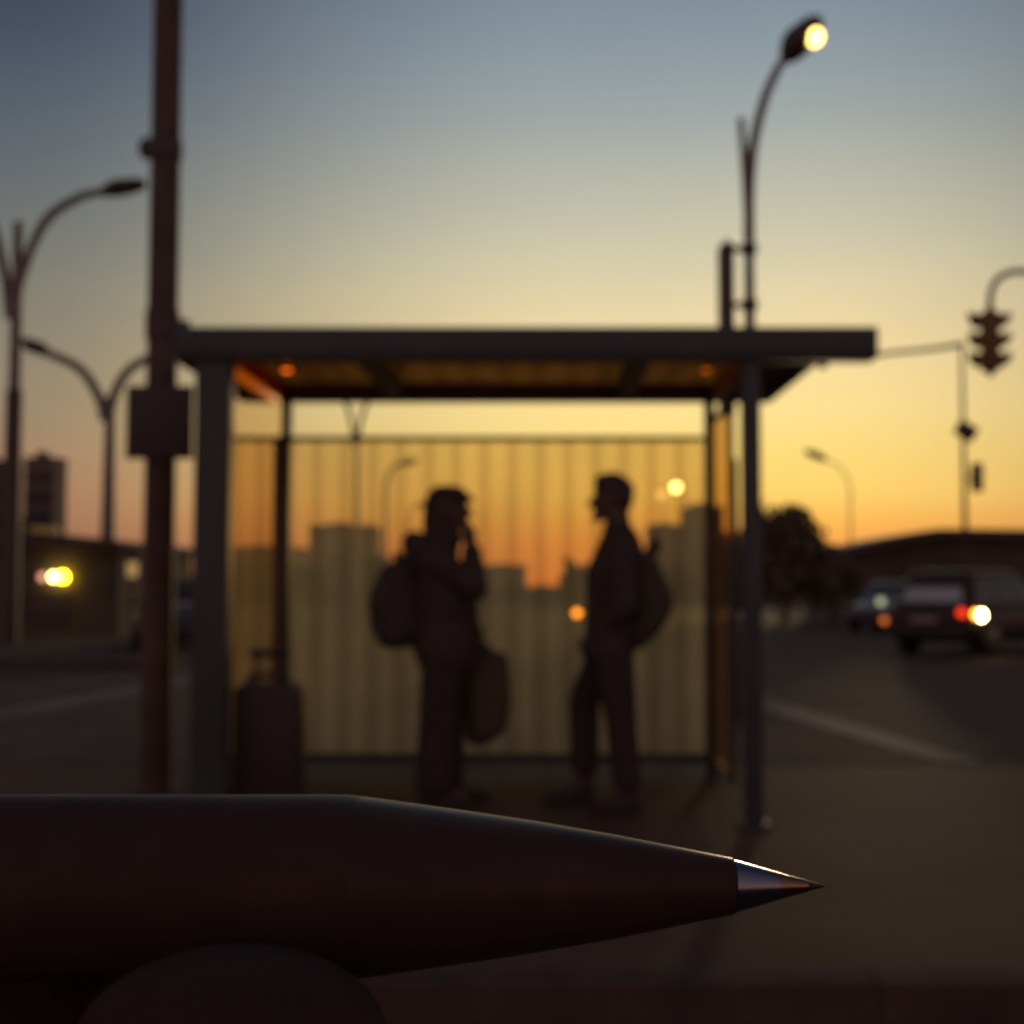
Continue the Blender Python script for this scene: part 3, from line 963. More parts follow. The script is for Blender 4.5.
# trousers
b = MB()
b.hull([(L2(610, 645), (0.115, 0.165, 0.05)), (L2(611, 664), (0.108, 0.165, 0.07))], 12)
for h_, k_, a_ in ((hipF, kneeF, ankF), (hipN, kneeN, ankN)):
    b.chain([(h_, 0.102), (k_, 0.074), (k_.lerp(a_, 0.4), 0.070), (a_ + Vector((0, 0, 0.015)), 0.064)])
b.build('trousers', M['denim'], pr_, remesh=0.010, smooth_it=3, fat=0.014)
hF = L2(592, 796, 0.15); hF.z = 0
tF = L2(544, 796, 0.14); tF.z = 0
shoe(pr_, hF, tF, Vector((ankF.x, ankF.y, 0.10)))
hN = L2(640, 808, -0.14); hN.z = 0
tN = L2(593, 812, -0.16); tN.z = 0
shoe(pr_, hN, tN, Vector((ankN.x, ankN.y, 0.10)))


def backpack(label, base, balls, pocket, straps, m_, top, rem=0.011):
    t = thing('backpack', label, 'backpack', base)
    b = MB(); b.hull(balls, 14)
    b.build('main_bag', M[m_], t, remesh=rem, smooth_it=6, fat=0.012)
    b = MB(); b.hull(pocket, 12)
    b.build('front_pocket', M[m_], t, remesh=rem, smooth_it=5)
    for st in straps:
        w = bez(st, 8)
        b = MB()
        rings = []
        for i, p in enumerate(w):
            tt = (w[min(i + 1, len(w) - 1)] - w[max(i - 1, 0)]).normalized()
            sd = Vector((0, 1, 0))
            nn = tt.cross(sd).normalized()
            rings.append([p + sd * 0.026 + nn * 0.007, p - sd * 0.026 + nn * 0.007, p - sd * 0.026 - nn * 0.007, p + sd * 0.026 - nn * 0.007])
        b.ring_loft(rings)
        b.build('strap', M[m_], t)
    b = MB(); b.tube(bez([Vector(p) for p in top], 8), 0.018, 8)
    b.build('grab_loop', M[m_], t)
    return t


def sub(o, lst):
    return [((Vector(c) - o), r) for c, r in lst]


bb2 = Vector((P(652, 640, Y2).x, Y2, P(652, 645, Y2).z))
W2 = lambda px, py, dy=0.0: P(px, py, Y2 + dy) - bb2
backpack('brown backpack worn by the short-haired person', bb2,
         [(W2(644, 562, -0.11), 0.055), (W2(644, 562, 0.11), 0.055), (W2(657, 602, -0.10), (0.08, 0.06, 0.10)), (W2(657, 602, 0.10), (0.08, 0.06, 0.10)),
          (W2(651, 622, -0.11), (0.06, 0.05, 0.06)), (W2(651, 622, 0.11), (0.06, 0.05, 0.06)), (W2(638, 640, 0), (0.035, 0.13, 0.04))],
         [(W2(661, 598, 0), (0.058, 0.11, 0.06)), (W2(658, 619, 0), (0.055, 0.11, 0.05))],
         [[W2(640, 566, s), W2(631, 541, s), W2(612, 545, s * 1.05), W2(598, 575, s * 1.1), W2(602, 612, s * 1.2), W2(640, 630, s * 0.9)] for s in (-0.135, 0.135)],
         'pack2', [W2(646, 558, -0.03), W2(655, 541, -0.02), W2(658, 545, 0.02), W2(650, 560, 0.03)])

# ---- left traveller (faces right, hand raised to the mouth)
Y1 = 7.2
b1 = Vector((P(440, 700, Y1).x, Y1, 0.0))
pl_ = thing('person', 'person in cap and hooded coat raising one hand to the mouth inside the shelter', 'person', b1)
L1 = lambda px, py, dy=0.0: P(px, py, Y1 + dy) - b1
kneeN, ankN = L1(440, 722, -0.10), L1(437, 782, -0.11)
kneeF, ankF = L1(444, 722, 0.10), L1(444, 779, 0.11)
hipN, hipF = L1(444, 660, -0.09), L1(446, 660, 0.09)
shN, shF = L1(437, 563, -0.17), L1(440, 563, 0.17)
elN, wrN = L1(475, 588, -0.15), L1(471, 547, -0.06)
elF, wrF = L1(461, 612, 0.20), L1(477, 640, 0.12)
hd1 = L1(449, 510)
b = MB()
hf1 = head_balls(b, hd1, 1, 0.10)
b.chain([(L1(444, 526), 0.058), (L1(440, 544), 0.060), (L1(437, 558), 0.075)])
b.hull([(L1(437, 562, -0.13), 0.055), (L1(437, 562, 0.13), 0.055), (L1(444, 588), (0.11, 0.155, 0.12)), (L1(445, 625), (0.11, 0.14, 0.08))], 12)
b.hull([(L1(445, 625), (0.105, 0.135, 0.08)), (L1(445, 660), (0.105, 0.15, 0.08))], 12)
for h_, k_, a_ in ((hipF, kneeF, ankF), (hipN, kneeN, ankN)):
    b.chain([(h_, 0.082), (k_, 0.056)]); b.chain([(k_, 0.056), (k_.lerp(a_, 0.3), 0.053), (a_, 0.037)])
    a0 = Vector((a_.x, a_.y, 0.05))
    b.hull([(a_, 0.037), (a0, 0.035), (a0 + Vector((0.13, 0, -0.015)), (0.03, 0.036, 0.02))], 8)
for s_, e_, w_ in ((shF, elF, wrF), (shN, elN, wrN)):
    b.chain([(s_, 0.056), (e_, 0.039), (w_, 0.027)])
make_hand(b, wrN, Vector((-0.12, 0.1, 1.0)), Vector((-0.85, 0.5, 0.1)), Vector((-0.9, 0.3, 0.1)), 0.95, 0.42)
make_hand(b, wrF, Vector((0.22, 0.0, -1.0)), Vector((0.95, -0.1, 0.2)), Vector((0.1, -0.95, 0)), 0.95, 0.9)
b.build('body', M['skin'], pl_, remesh=0.0065, smooth_it=3, fat=0.005)
for s_ in (-1, 1):
    b = MB(); b.hull([(hf1(0.079, 0.031 * s_, 0.012), (0.010, 0.013, 0.008))], 10); b.build('eye', M['eye'], pl_)
# hair: down to the collar
b = MB()
b.hull([(hf1(-0.035, 0, 0.03), (0.09, 0.084, 0.088)), (hf1(-0.055, 0, -0.06), (0.07, 0.08, 0.06)), (hf1(-0.06, 0, -0.12), (0.062, 0.08, 0.05))], 12)
b.build('hair', M['hair'], pl_, remesh=0.009, fat=0.010)
# raised hood behind the head
b = MB()
b.hull([(hf1(-0.055, 0, 0.030), (0.075, 0.085, 0.075)), (hf1(-0.065, 0, -0.07), (0.082, 0.095, 0.07)), (hf1(-0.05, 0, -0.17), (0.10, 0.11, 0.06))], 12)
b.build('hood', M['cloth'], pl_, remesh=0.010, fat=0.006)
# cap
b = MB()
b.hull([(hf1(-0.028, 0, 0.055), (0.086, 0.083, 0.075)), (hf1(0.04, 0, 0.058), (0.062, 0.072, 0.060))], 14)
b.hull([(hf1(0.075, 0.05, 0.062), (0.03, 0.02, 0.012)), (hf1(0.075, -0.05, 0.062), (0.03, 0.02, 0.012)), (hf1(0.108, 0.02, 0.048), (0.018, 0.03, 0.014)), (hf1(0.108, -0.02, 0.048), (0.018, 0.03, 0.014))], 10)
b.build('cap', M['cloth'], pl_, remesh=0.007, fat=0.010)
# coat
b = MB()
b.hull([(L1(436, 558, -0.14), 0.085), (L1(436, 558, 0.14), 0.085), (L1(444, 592), (0.17, 0.19, 0.12)), (L1(445, 620), (0.175, 0.18, 0.08))], 12)
b.hull([(L1(445, 612), (0.172, 0.18, 0.08)), (L1(446, 648), (0.180, 0.195, 0.05))], 12)
b.hull([(L1(446, 645), (0.180, 0.195, 0.05)), (L1(447, 664), (0.148, 0.19, 0.05))], 12)
b.chain([(L1(441, 534), 0.078), (L1(438, 552), 0.11)])
b.hull([(L1(414, 541, -0.06), (0.055, 0.05, 0.045)), (L1(414, 541, 0.06), (0.055, 0.05, 0.045)), (L1(415, 556), (0.05, 0.12, 0.05)), (L1(434, 552), (0.05, 0.12, 0.05))], 12)
for s_, e_, w_ in ((shF, elF, wrF), (shN, elN, wrN)):
    b.chain([(s_, 0.082), (e_, 0.060), (w_.lerp(e_, 0.12), 0.043)])
b.build('coat', M['cloth'], pl_, remesh=0.010, smooth_it=3, fat=0.014)
# trousers (loose)
b = MB()
b.hull([(L1(446, 652), (0.125, 0.17, 0.05)), (L1(446, 668), (0.115, 0.165, 0.07))], 12)
for h_, k_, a_ in ((hipF, kneeF, ankF), (hipN, kneeN, ankN)):
    b.chain([(h_, 0.112), (k_, 0.104), (k_.lerp(a_, 0.5), 0.106), (a_ + Vector((-0.005, 0, 0.005)), 0.104)])
b.build('trousers', M['denim'], pl_, remesh=0.010, smooth_it=3, fat=0.014)
hN = L1(420, 803, -0.12); hN.z = 0
tN = L1(470, 803, -0.14); tN.z = 0
shoe(pl_, hN, tN, Vector((ankN.x, ankN.y, 0.10)))
hF = L1(436, 800, 0.12); hF.z = 0
tF = L1(488, 800, 0.14); tF.z = 0
shoe(pl_, hF, tF, Vector((ankF.x, ankF.y, 0.10)))

bb1 = Vector((P(393, 640, Y1).x, Y1, P(393, 652, Y1).z))
W1 = lambda px, py, dy=0.0: P(px, py, Y1 + dy) - bb1
backpack('round black backpack worn by the person in the cap', bb1,
         [(W1(394, 577, -0.10), 0.075), (W1(394, 577, 0.10), 0.075), (W1(386, 604, -0.10), (0.088, 0.07, 0.10)), (W1(386, 604, 0.10), (0.088, 0.07, 0.10)),
          (W1(392, 632, -0.10), (0.085, 0.06, 0.085)), (W1(392, 632, 0.10), (0.085, 0.06, 0.085)), (W1(410, 620, 0), (0.07, 0.14, 0.14)), (W1(412, 575, 0), (0.06, 0.13, 0.08))],
         [(W1(378, 603, 0), (0.055, 0.11, 0.065)), (W1(381, 626, 0), (0.06, 0.11, 0.06))],
         [[W1(412, 575, s), W1(424, 550, s), W1(446, 553, s * 1.05), W1(468, 582, s * 1.1), W1(462, 612, s * 1.2), W1(415, 632, s * 0.9)] for s in (-0.15, 0.15)],
         'pack', [W1(400, 566, -0.03), W1(396, 556, -0.02), W1(399, 555, 0.02), W1(404, 566, 0.03)])

# ---- carrier bag in the far hand
bbg = Vector((P(490, 740, Y1).x, Y1 + 0.13, P(490, 748, Y1).z))
WB = lambda px, py, dy=0.0: P(px, py, Y1 + 0.13 + dy) - bbg
cb = thing('carrier_bag', 'soft brown bag with loop handles held low by the person in the cap', 'bag', bbg)
b = MB()
b.hull([(WB(476, 662, -0.05), 0.03), (WB(476, 662, 0.05), 0.03), (WB(500, 659, -0.05), 0.03), (WB(500, 659, 0.05), 0.03),
        (WB(476, 706, -0.07), 0.05), (WB(476, 706, 0.07), 0.05), (WB(501, 702, -0.07), 0.045), (WB(501, 702, 0.07), 0.045),
        (WB(478, 735, 0), (0.06, 0.11, 0.05)), (WB(496, 726, 0), (0.05, 0.11, 0.05))], 12)
b.build('bag_body', M['bag'], cb, remesh=0.010, smooth_it=6, fat=0.012)
for s_ in (-0.05, 0.05):
    b = MB(); b.tube(bez([WB(476, 664, s_), WB(477, 652, s_ * 0.6), WB(482, 647, s_ * 0.2), WB(491, 650, s_ * 0.6), WB(500, 660, s_)], 8), 0.009, 8)
    b.build('handle', M['bag'], cb)

# ---- suitcase
cs = Vector((P(268, 700, 6.80).x, 6.80, 0.0))
sx0 = cs.y
sc_ = thing('suitcase', 'dark wheeled suitcase with raised handle standing behind the left shelter post', 'suitcase', cs)
LS = lambda px, py, dy=0.0: P(px, py, sx0 + dy) - cs
wl, wr_ = max(LS(231, 700).x, XBL + 0.012 - cs.x), LS(304, 700).x
zt2 = LS(267, 683).z
b = MB(); b.box((wl, -0.13, 0.05), (wr_, 0.13, zt2), bevel=0.045)
cas = b.build('shell', M['case'], sc_)
b = MB()
for k in range(7):
    x = wl + (wr_ - wl) * (k + 1) / 8
    b.box((x - 0.008, -0.136, 0.11), (x + 0.008, -0.128, zt2 - 0.07), bevel=0.003)
b.build('rib', M['case'], cas)
b = MB()
h0, h1 = LS(249, 655), LS(284, 655)
b.tube([(h0.x + 0.02, 0.08, zt2 - 0.01), (h0.x + 0.02, 0.08, h0.z)], 0.011, 8)
b.tube([(h1.x - 0.02, 0.08, zt2 - 0.01), (h1.x - 0.02, 0.08, h0.z)], 0.011, 8)
b.hull([((h0.x, 0.08, h0.z + 0.005), 0.022), ((h1.x, 0.08, h0.z + 0.005), 0.022)], 10)
b.build('pull_handle', M['case'], sc_)
b = MB(); b.tube(bez([(-0.10, 0, zt2 - 0.02), (-0.085, 0, zt2 + 0.035), (0.085, 0, zt2 + 0.035), (0.10, 0, zt2 - 0.02)], 6), 0.016, 8)
b.build('carry_handle', M['case'], sc_)
for xx in (wl + 0.06, wr_ - 0.06):
    for yy in (-0.085, 0.085):
        b = MB(); b.lathe([(-0.014, 0.02), (-0.012, 0.028), (0.012, 0.028), (0.014, 0.02)], (xx, yy, 0.028), (1, 0, 0), 16)
        b.box((xx - 0.02, yy - 0.012, 0.035), (xx + 0.02, yy + 0.012, 0.06))
        b.build('wheel', M['rubber'], sc_)


# ------------------------------------------------------------------ cars (x forward, y left)
def make_car(label, loc, heading, paint, group='cars on the road', suv=True, rear_glass='glass', wind_glass='glass', side_glass='glass'):
    t = thing('parked_car' if False else 'car', label, 'car', loc, group, heading)
    hgt = 1.60 if suv else 1.42
    belt = 0.98 if suv else 0.90
    W = 0.90
    b = MB()
    st = [(-2.22, 0.45, 0.80, 0.72), (-2.15, 0.32, belt - 0.05, 0.82), (-1.9, 0.26, belt, 0.88), (-1.0, 0.24, belt, W), (0.3, 0.24, belt, W), (1.0, 0.24, belt - 0.02, W),
          (1.5, 0.25, belt - 0.08, 0.88), (1.95, 0.28, belt - 0.17, 0.84), (2.18, 0.34, belt - 0.27, 0.76), (2.26, 0.46, belt - 0.36, 0.66)]
    rings = []
    for x, z0, z1, w in st:
        ring = []
        N = 24
        for k in range(N):
            th = 2 * math.pi * k / N
            c_, s_ = math.cos(th), math.sin(th)
            yy = w * (abs(c_) ** 0.35) * (1 if c_ > 0 else -1)
            zz = (z0 + z1) / 2 + (z1 - z0) / 2 * (abs(s_) ** 0.45) * (1 if s_ > 0 else -1)
            ring.append(Vector((x, yy * (1 - 0.06 * max(0, (zz - 0.7))), zz)))
        rings.append(ring)
    b.ring_loft(rings)
    body = b.build('body', paint, t)
    # cabin
    xb0, xb1 = (-2.05, 1.12) if suv else (-1.75, 1.1)
    xt0, xt1 = (-1.66, 0.28) if suv else (-1.0, 0.15)
    wb, wt = 0.83, 0.63
    b = MB()
    lv = []
    for f_, zz in ((0, belt - 0.06), (0.06, belt), (0.85, hgt - 0.10), (0.97, hgt - 0.02), (1.0, hgt)):
        x0_, x1_ = xb0 + (xt0 - xb0) * f_, xb1 + (xt1 - xb1) * f_
        w = wb + (wt - wb) * f_
        if f_ == 1.0:
            x0_ += 0.14; x1_ -= 0.16; w -= 0.12
        rr_ = 0.17
        ring = []
        for cx_, cy_, a0 in ((x1_ - rr_, w - rr_, 0), (x0_ + rr_, w - rr_, 90), (x0_ + rr_, -w + rr_, 180), (x1_ - rr_, -w + rr_, 270)):
            for k in range(5):
                th = R(a0 + 90 * k / 4)
                ring.append(Vector((cx_ + rr_ * math.cos(th), cy_ + rr_ * math.sin(th), zz)))
        lv.append(ring)
    b.ring_loft(lv)
    b.build('cabin', paint, t)

    def face_pt(f_, u, side):
        """point on cabin side: u along x"""
        zz = belt + (hgt - 0.12 - belt) * f_
        ff = 0.06 + (0.85 - 0.06) * f_
        x0_, x1_ = xb0 + (xt0 - xb0) * ff, xb1 + (xt1 - xb1) * ff
        w = wb + (wt - wb) * ff
        return Vector((x0_ + (x1_ - x0_) * u, side * (w + 0.006), zz))

    for side in (-1, 1):
        for u0, u1 in ((0.06, 0.34), (0.37, 0.62), (0.65, 0.93)):
            b = MB()
            o1 = [face_pt(0.06, u0, side), face_pt(0.06, u1, side), face_pt(0.97, u1, side), face_pt(0.97, u0, side)]
            o2 = [p - Vector((0, side * 0.02, 0)) for p in o1]
            b.ring_loft([o1, o2])
            b.build('side_window', M[side_glass], t)
    for nm, end, gm in (('windscreen', 1, wind_glass), ('rear_window', 0, rear_glass)):
        b = MB()
        pts = []
        for f_, yy in ((0.06, -0.78), (0.06, 0.78), (0.96, 0.66), (0.96, -0.66)):
            ff = 0.06 + (0.85 - 0.06) * f_
            zz = belt + (hgt - 0.12 - belt) * f_
            x0_, x1_ = xb0 + (xt0 - xb0) * ff, xb1 + (xt1 - xb1) * ff
            w = wb + (wt - wb) * ff
            pts.append(Vector(((x1_ + 0.007) if end else (x0_ - 0.007), yy * w, zz)))
        o2 = [p + Vector((-0.02 if end else 0.02, 0, 0)) for p in pts]
        b.ring_loft([pts, o2])
        b.build(nm, M[gm], t)
    for x in (-1.35, 1.42):
        for side in (-1, 1):
            b = MB(); b.lathe([(-0.11, 0.26), (-0.10, 0.32), (-0.06, 0.335), (0.06, 0.335), (0.10, 0.32), (0.11, 0.26)], (x, side * 0.80, 0.335), (0, 1, 0), 24)
            w = b.build('wheel', M['rubber'], t)
            b = MB(); b.lathe([(0, 0.215), (0.012, 0.215), (0.02, 0.19), (0.02, 0.05), (0.035, 0.04)], (x, side * 0.912, 0.335), (0, side, 0), 20)
            b.build('rim', M['alloy'], w)
    for side in (-1, 1):
        b = MB(); b.hull([((0.85, side * 0.93, belt + 0.07), (0.05, 0.08, 0.06)), ((0.80, side * 0.88, belt + 0.05), (0.03, 0.05, 0.03))], 8)
        b.build('mirror', paint, t)
    for x0_, x1_ in ((-2.29, -2.12), (2.14, 2.31)):
        b = MB(); b.box((x0_, -0.74, 0.36), (x1_, 0.74, 0.56), bevel=0.05)
        b.build('bumper', paint, t)
    b = MB(); b.box((-2.312, -0.26, 0.62), (-2.23, 0.26, 0.73), bevel=0.01)
    b.build('number_plate', M['plate'], t)
    return t


def lamp(t, name, p, r, m_):
    b = MB(); b.hull([(p, r)], 12)
    return b.build(name, M[m_], t)


# near right car: rear three-quarter view
pr0 = G(958, 651, ROAD)
hd_r = R(46)
car = make_car('dark sport utility car with glowing tail lights, cut off by the right edge', pr0, hd_r, M['car_dark'], rear_glass='glass_sky')
# put the near rear corner at the wanted pixel
bpy.context.view_layer.update()


def place_corner(o, local, px, Y):
    h_ = o.rotation_euler[2]
    w = Matrix.Rotation(h_, 3, 'Z') @ Vector(local)
    o.location = Vector((P(px, 600, Y).x, Y, ROAD)) - Vector((w.x, w.y, 0))


place_corner(car, (-2.15, -0.80, 0), 968, 23.5)
zr = 0.79
lamp(car, 'tail_light', (-2.20, -0.70, zr + 0.03), (0.055, 0.085, 0.08), 'red_lamp')
lamp(car, 'turn_light', (-1.98, -0.86, zr), (0.085, 0.05, 0.075), 'turn_lamp')
lamp(car, 'brake_light', (-1.80, -0.89, zr - 0.02), (0.09, 0.05, 0.085), 'white_lamp')
lamp(car, 'tail_light', (-2.15, 0.66, zr), (0.05, 0.10, 0.07), 'unlit_lens')

# second right car, farther, facing the camera
c2 = make_car('small grey car with dim headlight farther back behind the sport utility car', (0, 0, 0), R(-118), M['car_grey'], suv=False, wind_glass='glass_sky')
place_corner(c2, (2.2, 0.0, 0), 876, 36)
lamp(c2, 'headlight', (2.14, 0.12, 0.86), (0.06, 0.11, 0.11), 'head_lamp')
lamp(c2, 'headlight', (2.08, -0.62, 0.66), (0.06, 0.09, 0.06), 'unlit_lens')
lamp(c2, 'fog_light', (2.28, 0.24, 0.36), (0.05, 0.11, 0.11), 'fog_lamp')

# left car, half hidden by the sign pole
c3 = make_car('dark car with pale windscreen half hidden behind the sign pole and left shelter post', (0, 0, 0), R(-72), M['car_dark'], suv=False, wind_glass='glare_screen')
place_corner(c3, (0.0, 0.0, 0), 180, 26)
lamp(c3, 'headlight', (2.16, 0.60, 0.66), (0.06, 0.10, 0.06), 'glass')
lamp(c3, 'headlight', (2.16, -0.60, 0.66), (0.06, 0.10, 0.06), 'glass')
lamp(c3, 'tail_light', (-2.16, 0.64, 0.72), (0.05, 0.10, 0.06), 'unlit_lens')
lamp(c3, 'tail_light', (-2.16, -0.64, 0.72), (0.05, 0.10, 0.06), 'unlit_lens')

# amber warning lamp on a low post, seen through the back panel
q = P(577, HZ, 27); q.z = ROAD
wpn = thing('warning_light', 'amber warning light on a thin post seen through the panel between the travellers', 'warning light', q)
zz = (P(577, 613, 27) - q).z
b = MB(); b.lathe([(0, 0.14), (0.04, 0.14), (0.06, 0.03), (zz - 0.12, 0.03)], (0, 0, 0), (0, 0, 1), 12); b.build('post', M['lamp_dark'], wpn)
lamp(wpn, 'lens', (0, 0, zz), (0.085, 0.06, 0.085), 'amber_lamp')
b = MB(); b.box((-0.05, -0.03, zz - 0.14), (0.05, 0.03, zz - 0.088), bevel=0.01); b.build('lamp_housing', M['lamp_dark'], wpn)


# ------------------------------------------------------------------ buildings
def building(label, px0, px1, py_top, Y, depth, m_, cols=4, rows=5, cat='building', group=None, rooftop=True):
    x0_, x1_ = P(px0, HZ, Y).x, P(px1, HZ, Y).x
    zt = P(500, py_top, Y).z
    o = Vector(((x0_ + x1_) / 2, Y, ROAD - 0.02))
    t = thing('building', label, cat, o, group)
    w = (x1_ - x0_) / 2
    hh = zt - o.z
    b = MB(); b.box((-w, 0, 0), (w, depth, hh))
    b.build('wall', m_, t, smooth=False)
    b = MB()
    pt = 0.03 * w + 0.1
    b.box((-w - pt, -pt, hh), (w + pt, depth + pt, hh + 0.25))
    rf = b.build('roof', M['roof_dark'], t, smooth=False)
    if rooftop:
        b = MB(); b.box((-w * 0.5, depth * 0.3, hh + 0.252), (w * 0.1, depth * 0.6, hh + 0.25 + min(1.2, hh * 0.05)))
        b.build('plant_room', m_, rf, smooth=False)
    cw = 2 * w / cols
    rh = hh / (rows + 0.6)
    for c_ in range(cols):
        for r_ in range(rows):
            b = MB()
            x = -w + cw * (c_ + 0.5); z = rh * (r_ + 0.75)
            b.box((x - cw * 0.28, -0.05, z - rh * 0.28), (x + cw * 0.28, 0.06, z + rh * 0.28))
            b.build('window', M['window'], t, smooth=False)
    return t


building('pale apartment tower seen through the amber panel left of the travellers', 309, 371, 526, 240, 14, M['tower'], 4, 5, group='skyline buildings')
building('low block seen through the amber panel beside the raised elbow', 484, 525, 566, 210, 14, M['tower'], 3, 2, group='skyline buildings')
building('low wide block seen through the panel in front of the right traveller', 560, 612, 576, 220, 14, M['tower'], 4, 2, group='skyline buildings')
building('stepped lower tower seen through the panel behind the brown backpack', 652, 690, 526, 230, 14, M['tower'], 3, 5, group='skyline buildings')
building('taller slim tower seen through the panel beside the right back post', 689, 724, 507, 250, 14, M['tower'], 2, 6, group='skyline buildings')
building('broad dark block seen through the left side panel of the shelter', 226, 292, 548, 200, 14, M['wall_grey'], 4, 3, group='skyline buildings')
building('grey apartment block rising beside the left street lamp', 22, 52, 459, 150, 4, M['wall_grey'], 3, 6, group='skyline buildings')
building('dark stepped block behind the left street lamp pole at the frame edge', -40, 6, 462, 140, 4, M['wall_dark'], 3, 6, group='skyline buildings')

# low dark shop with lamps on the left
LY = 34.0
x0_, x1_ = P(-60, HZ, LY).x, P(118, HZ, LY).x
o = Vector(((x0_ + x1_) / 2, LY, ROAD - 0.02))
shp = thing('shop', 'low dark shop with yellow wall lamps beside the left street lamp', 'shop', o)
w = (x1_ - x0_) / 2
hh = P(60, 549, LY).z - o.z
b = MB(); b.box((-w, 0, 0), (w, 7, hh)); b.build('wall', M['wall_dark'], shp, smooth=False)
b = MB()
b.prism([(-w - 0.3, hh), (w + 0.3, hh), (w + 0.1, hh + 0.22), (-w * 0.2, hh + 0.5), (-w - 0.3, hh + 0.5)], -0.4, 7.3)
b.build('roof', M['roof_dark'], shp, smooth=False)
ls = lambda px, py: P(px, py, LY) - o
a, c = ls(34, 549), ls(61, 527)
b = MB(); b.box((a.x, -0.30, a.z), (c.x, -0.12, c.z), bevel=0.03); b.build('sign_box', M['lit_sign'], shp)
for px_, m_, r_ in ((45, 'pink_lamp', 0.10), (56, 'yellow2_lamp', 0.10), (65, 'yellow_lamp', 0.125)):
    p = ls(px_, 577)
    b = MB(); b.hull([((p.x, -0.16, p.z), (r_, r_ * 0.8, r_))], 12)
    lo_ = b.build('wall_lamp', M[m_], shp)
    b = MB(); b.box((p.x - 0.05, -0.06, p.z - 0.05), (p.x + 0.05, -0.001, p.z + 0.05)); b.build('lamp_bracket', M['lamp_dark'], lo_)
for k in range(3):
    x = -w + 2 * w * (k + 0.5) / 4
    b = MB(); b.box((x - 0.5, -0.03, 0.5), (x + 0.5, 0.05, 1.15)); b.build('window', M['window'], shp, smooth=False)
b = MB(); b.box((w - 0.9, -0.03, 0.0), (w - 0.1, 0.05, 1.95)); b.build('door', M['roof_dark'], shp, smooth=False)

# small roadside sign by the second left lamp
q = P(133, HZ, 33); q.z = ROAD
ps = thing('roadside_sign', 'small dim roadside sign beside the second left lamp', 'sign', q)
lq = lambda px, py: P(px, py, 33) - q
b = MB(); b.tube([(0, 0, 0), (0, 0, lq(133, 550).z)], 0.05, 10); b.build('pole', M['lamp_dark'], ps)
a, c = lq(124, 558), lq(141, 546)
b = MB(); b.box((a.x, -0.12, a.z), (c.x, -0.06, c.z), bevel=0.02); b.build('upper_board', M['lamp_dark'], ps)
a, c = lq(128, 577), lq(139, 562)
b = MB(); b.box((a.x, -0.12, a.z), (c.x, -0.06, c.z), bevel=0.02); b.build('lower_board', M['shop_sign'], ps)

# low building with a sloped roof at the right
RY = 58.0
x0_, x1_ = P(846, HZ, RY).x, P(1120, HZ, RY).x
o = Vector((x0_, RY, ROAD - 0.02))
hb = thing('low_building', 'long low dark building with a gently pitched roof behind the cars', 'building', o)
lr = lambda px, py: P(px, py, RY) - o
rp = [(845, 547), (870, 541), (905, 534), (935, 529), (965, 529), (1120, 531)]
pts = [(lr(850, 545).x, 0)] + [(lr(max(850, min(1116, x)), y).x, lr(x, y + 8).z) for x, y in rp] + [(lr(1116, 545).x, 0)]
b = MB(); b.prism(pts, 0.3, 9); b.build('wall', M['wall_dark'], hb, smooth=False)
rp = [(845, 547), (870, 541), (905, 534), (935, 529), (965, 529), (1120, 531)]
poly = [(lr(x, y).x, lr(x, y).z) for x, y in rp] + [(lr(x, y + 9).x, lr(x, y + 9).z) for x, y in reversed(rp)]
b = MB(); b.prism(poly, -0.3, 9.3); b.build('roof', M['roof_dark'], hb, smooth=False)
for k in range(5):
    x = lr(880 + k * 45, 580).x
    b = MB(); b.box((x - 0.6, 0.25, 0.9), (x + 0.6, 0.33, 2.0)); b.build('window', M['window'], hb, smooth=False)


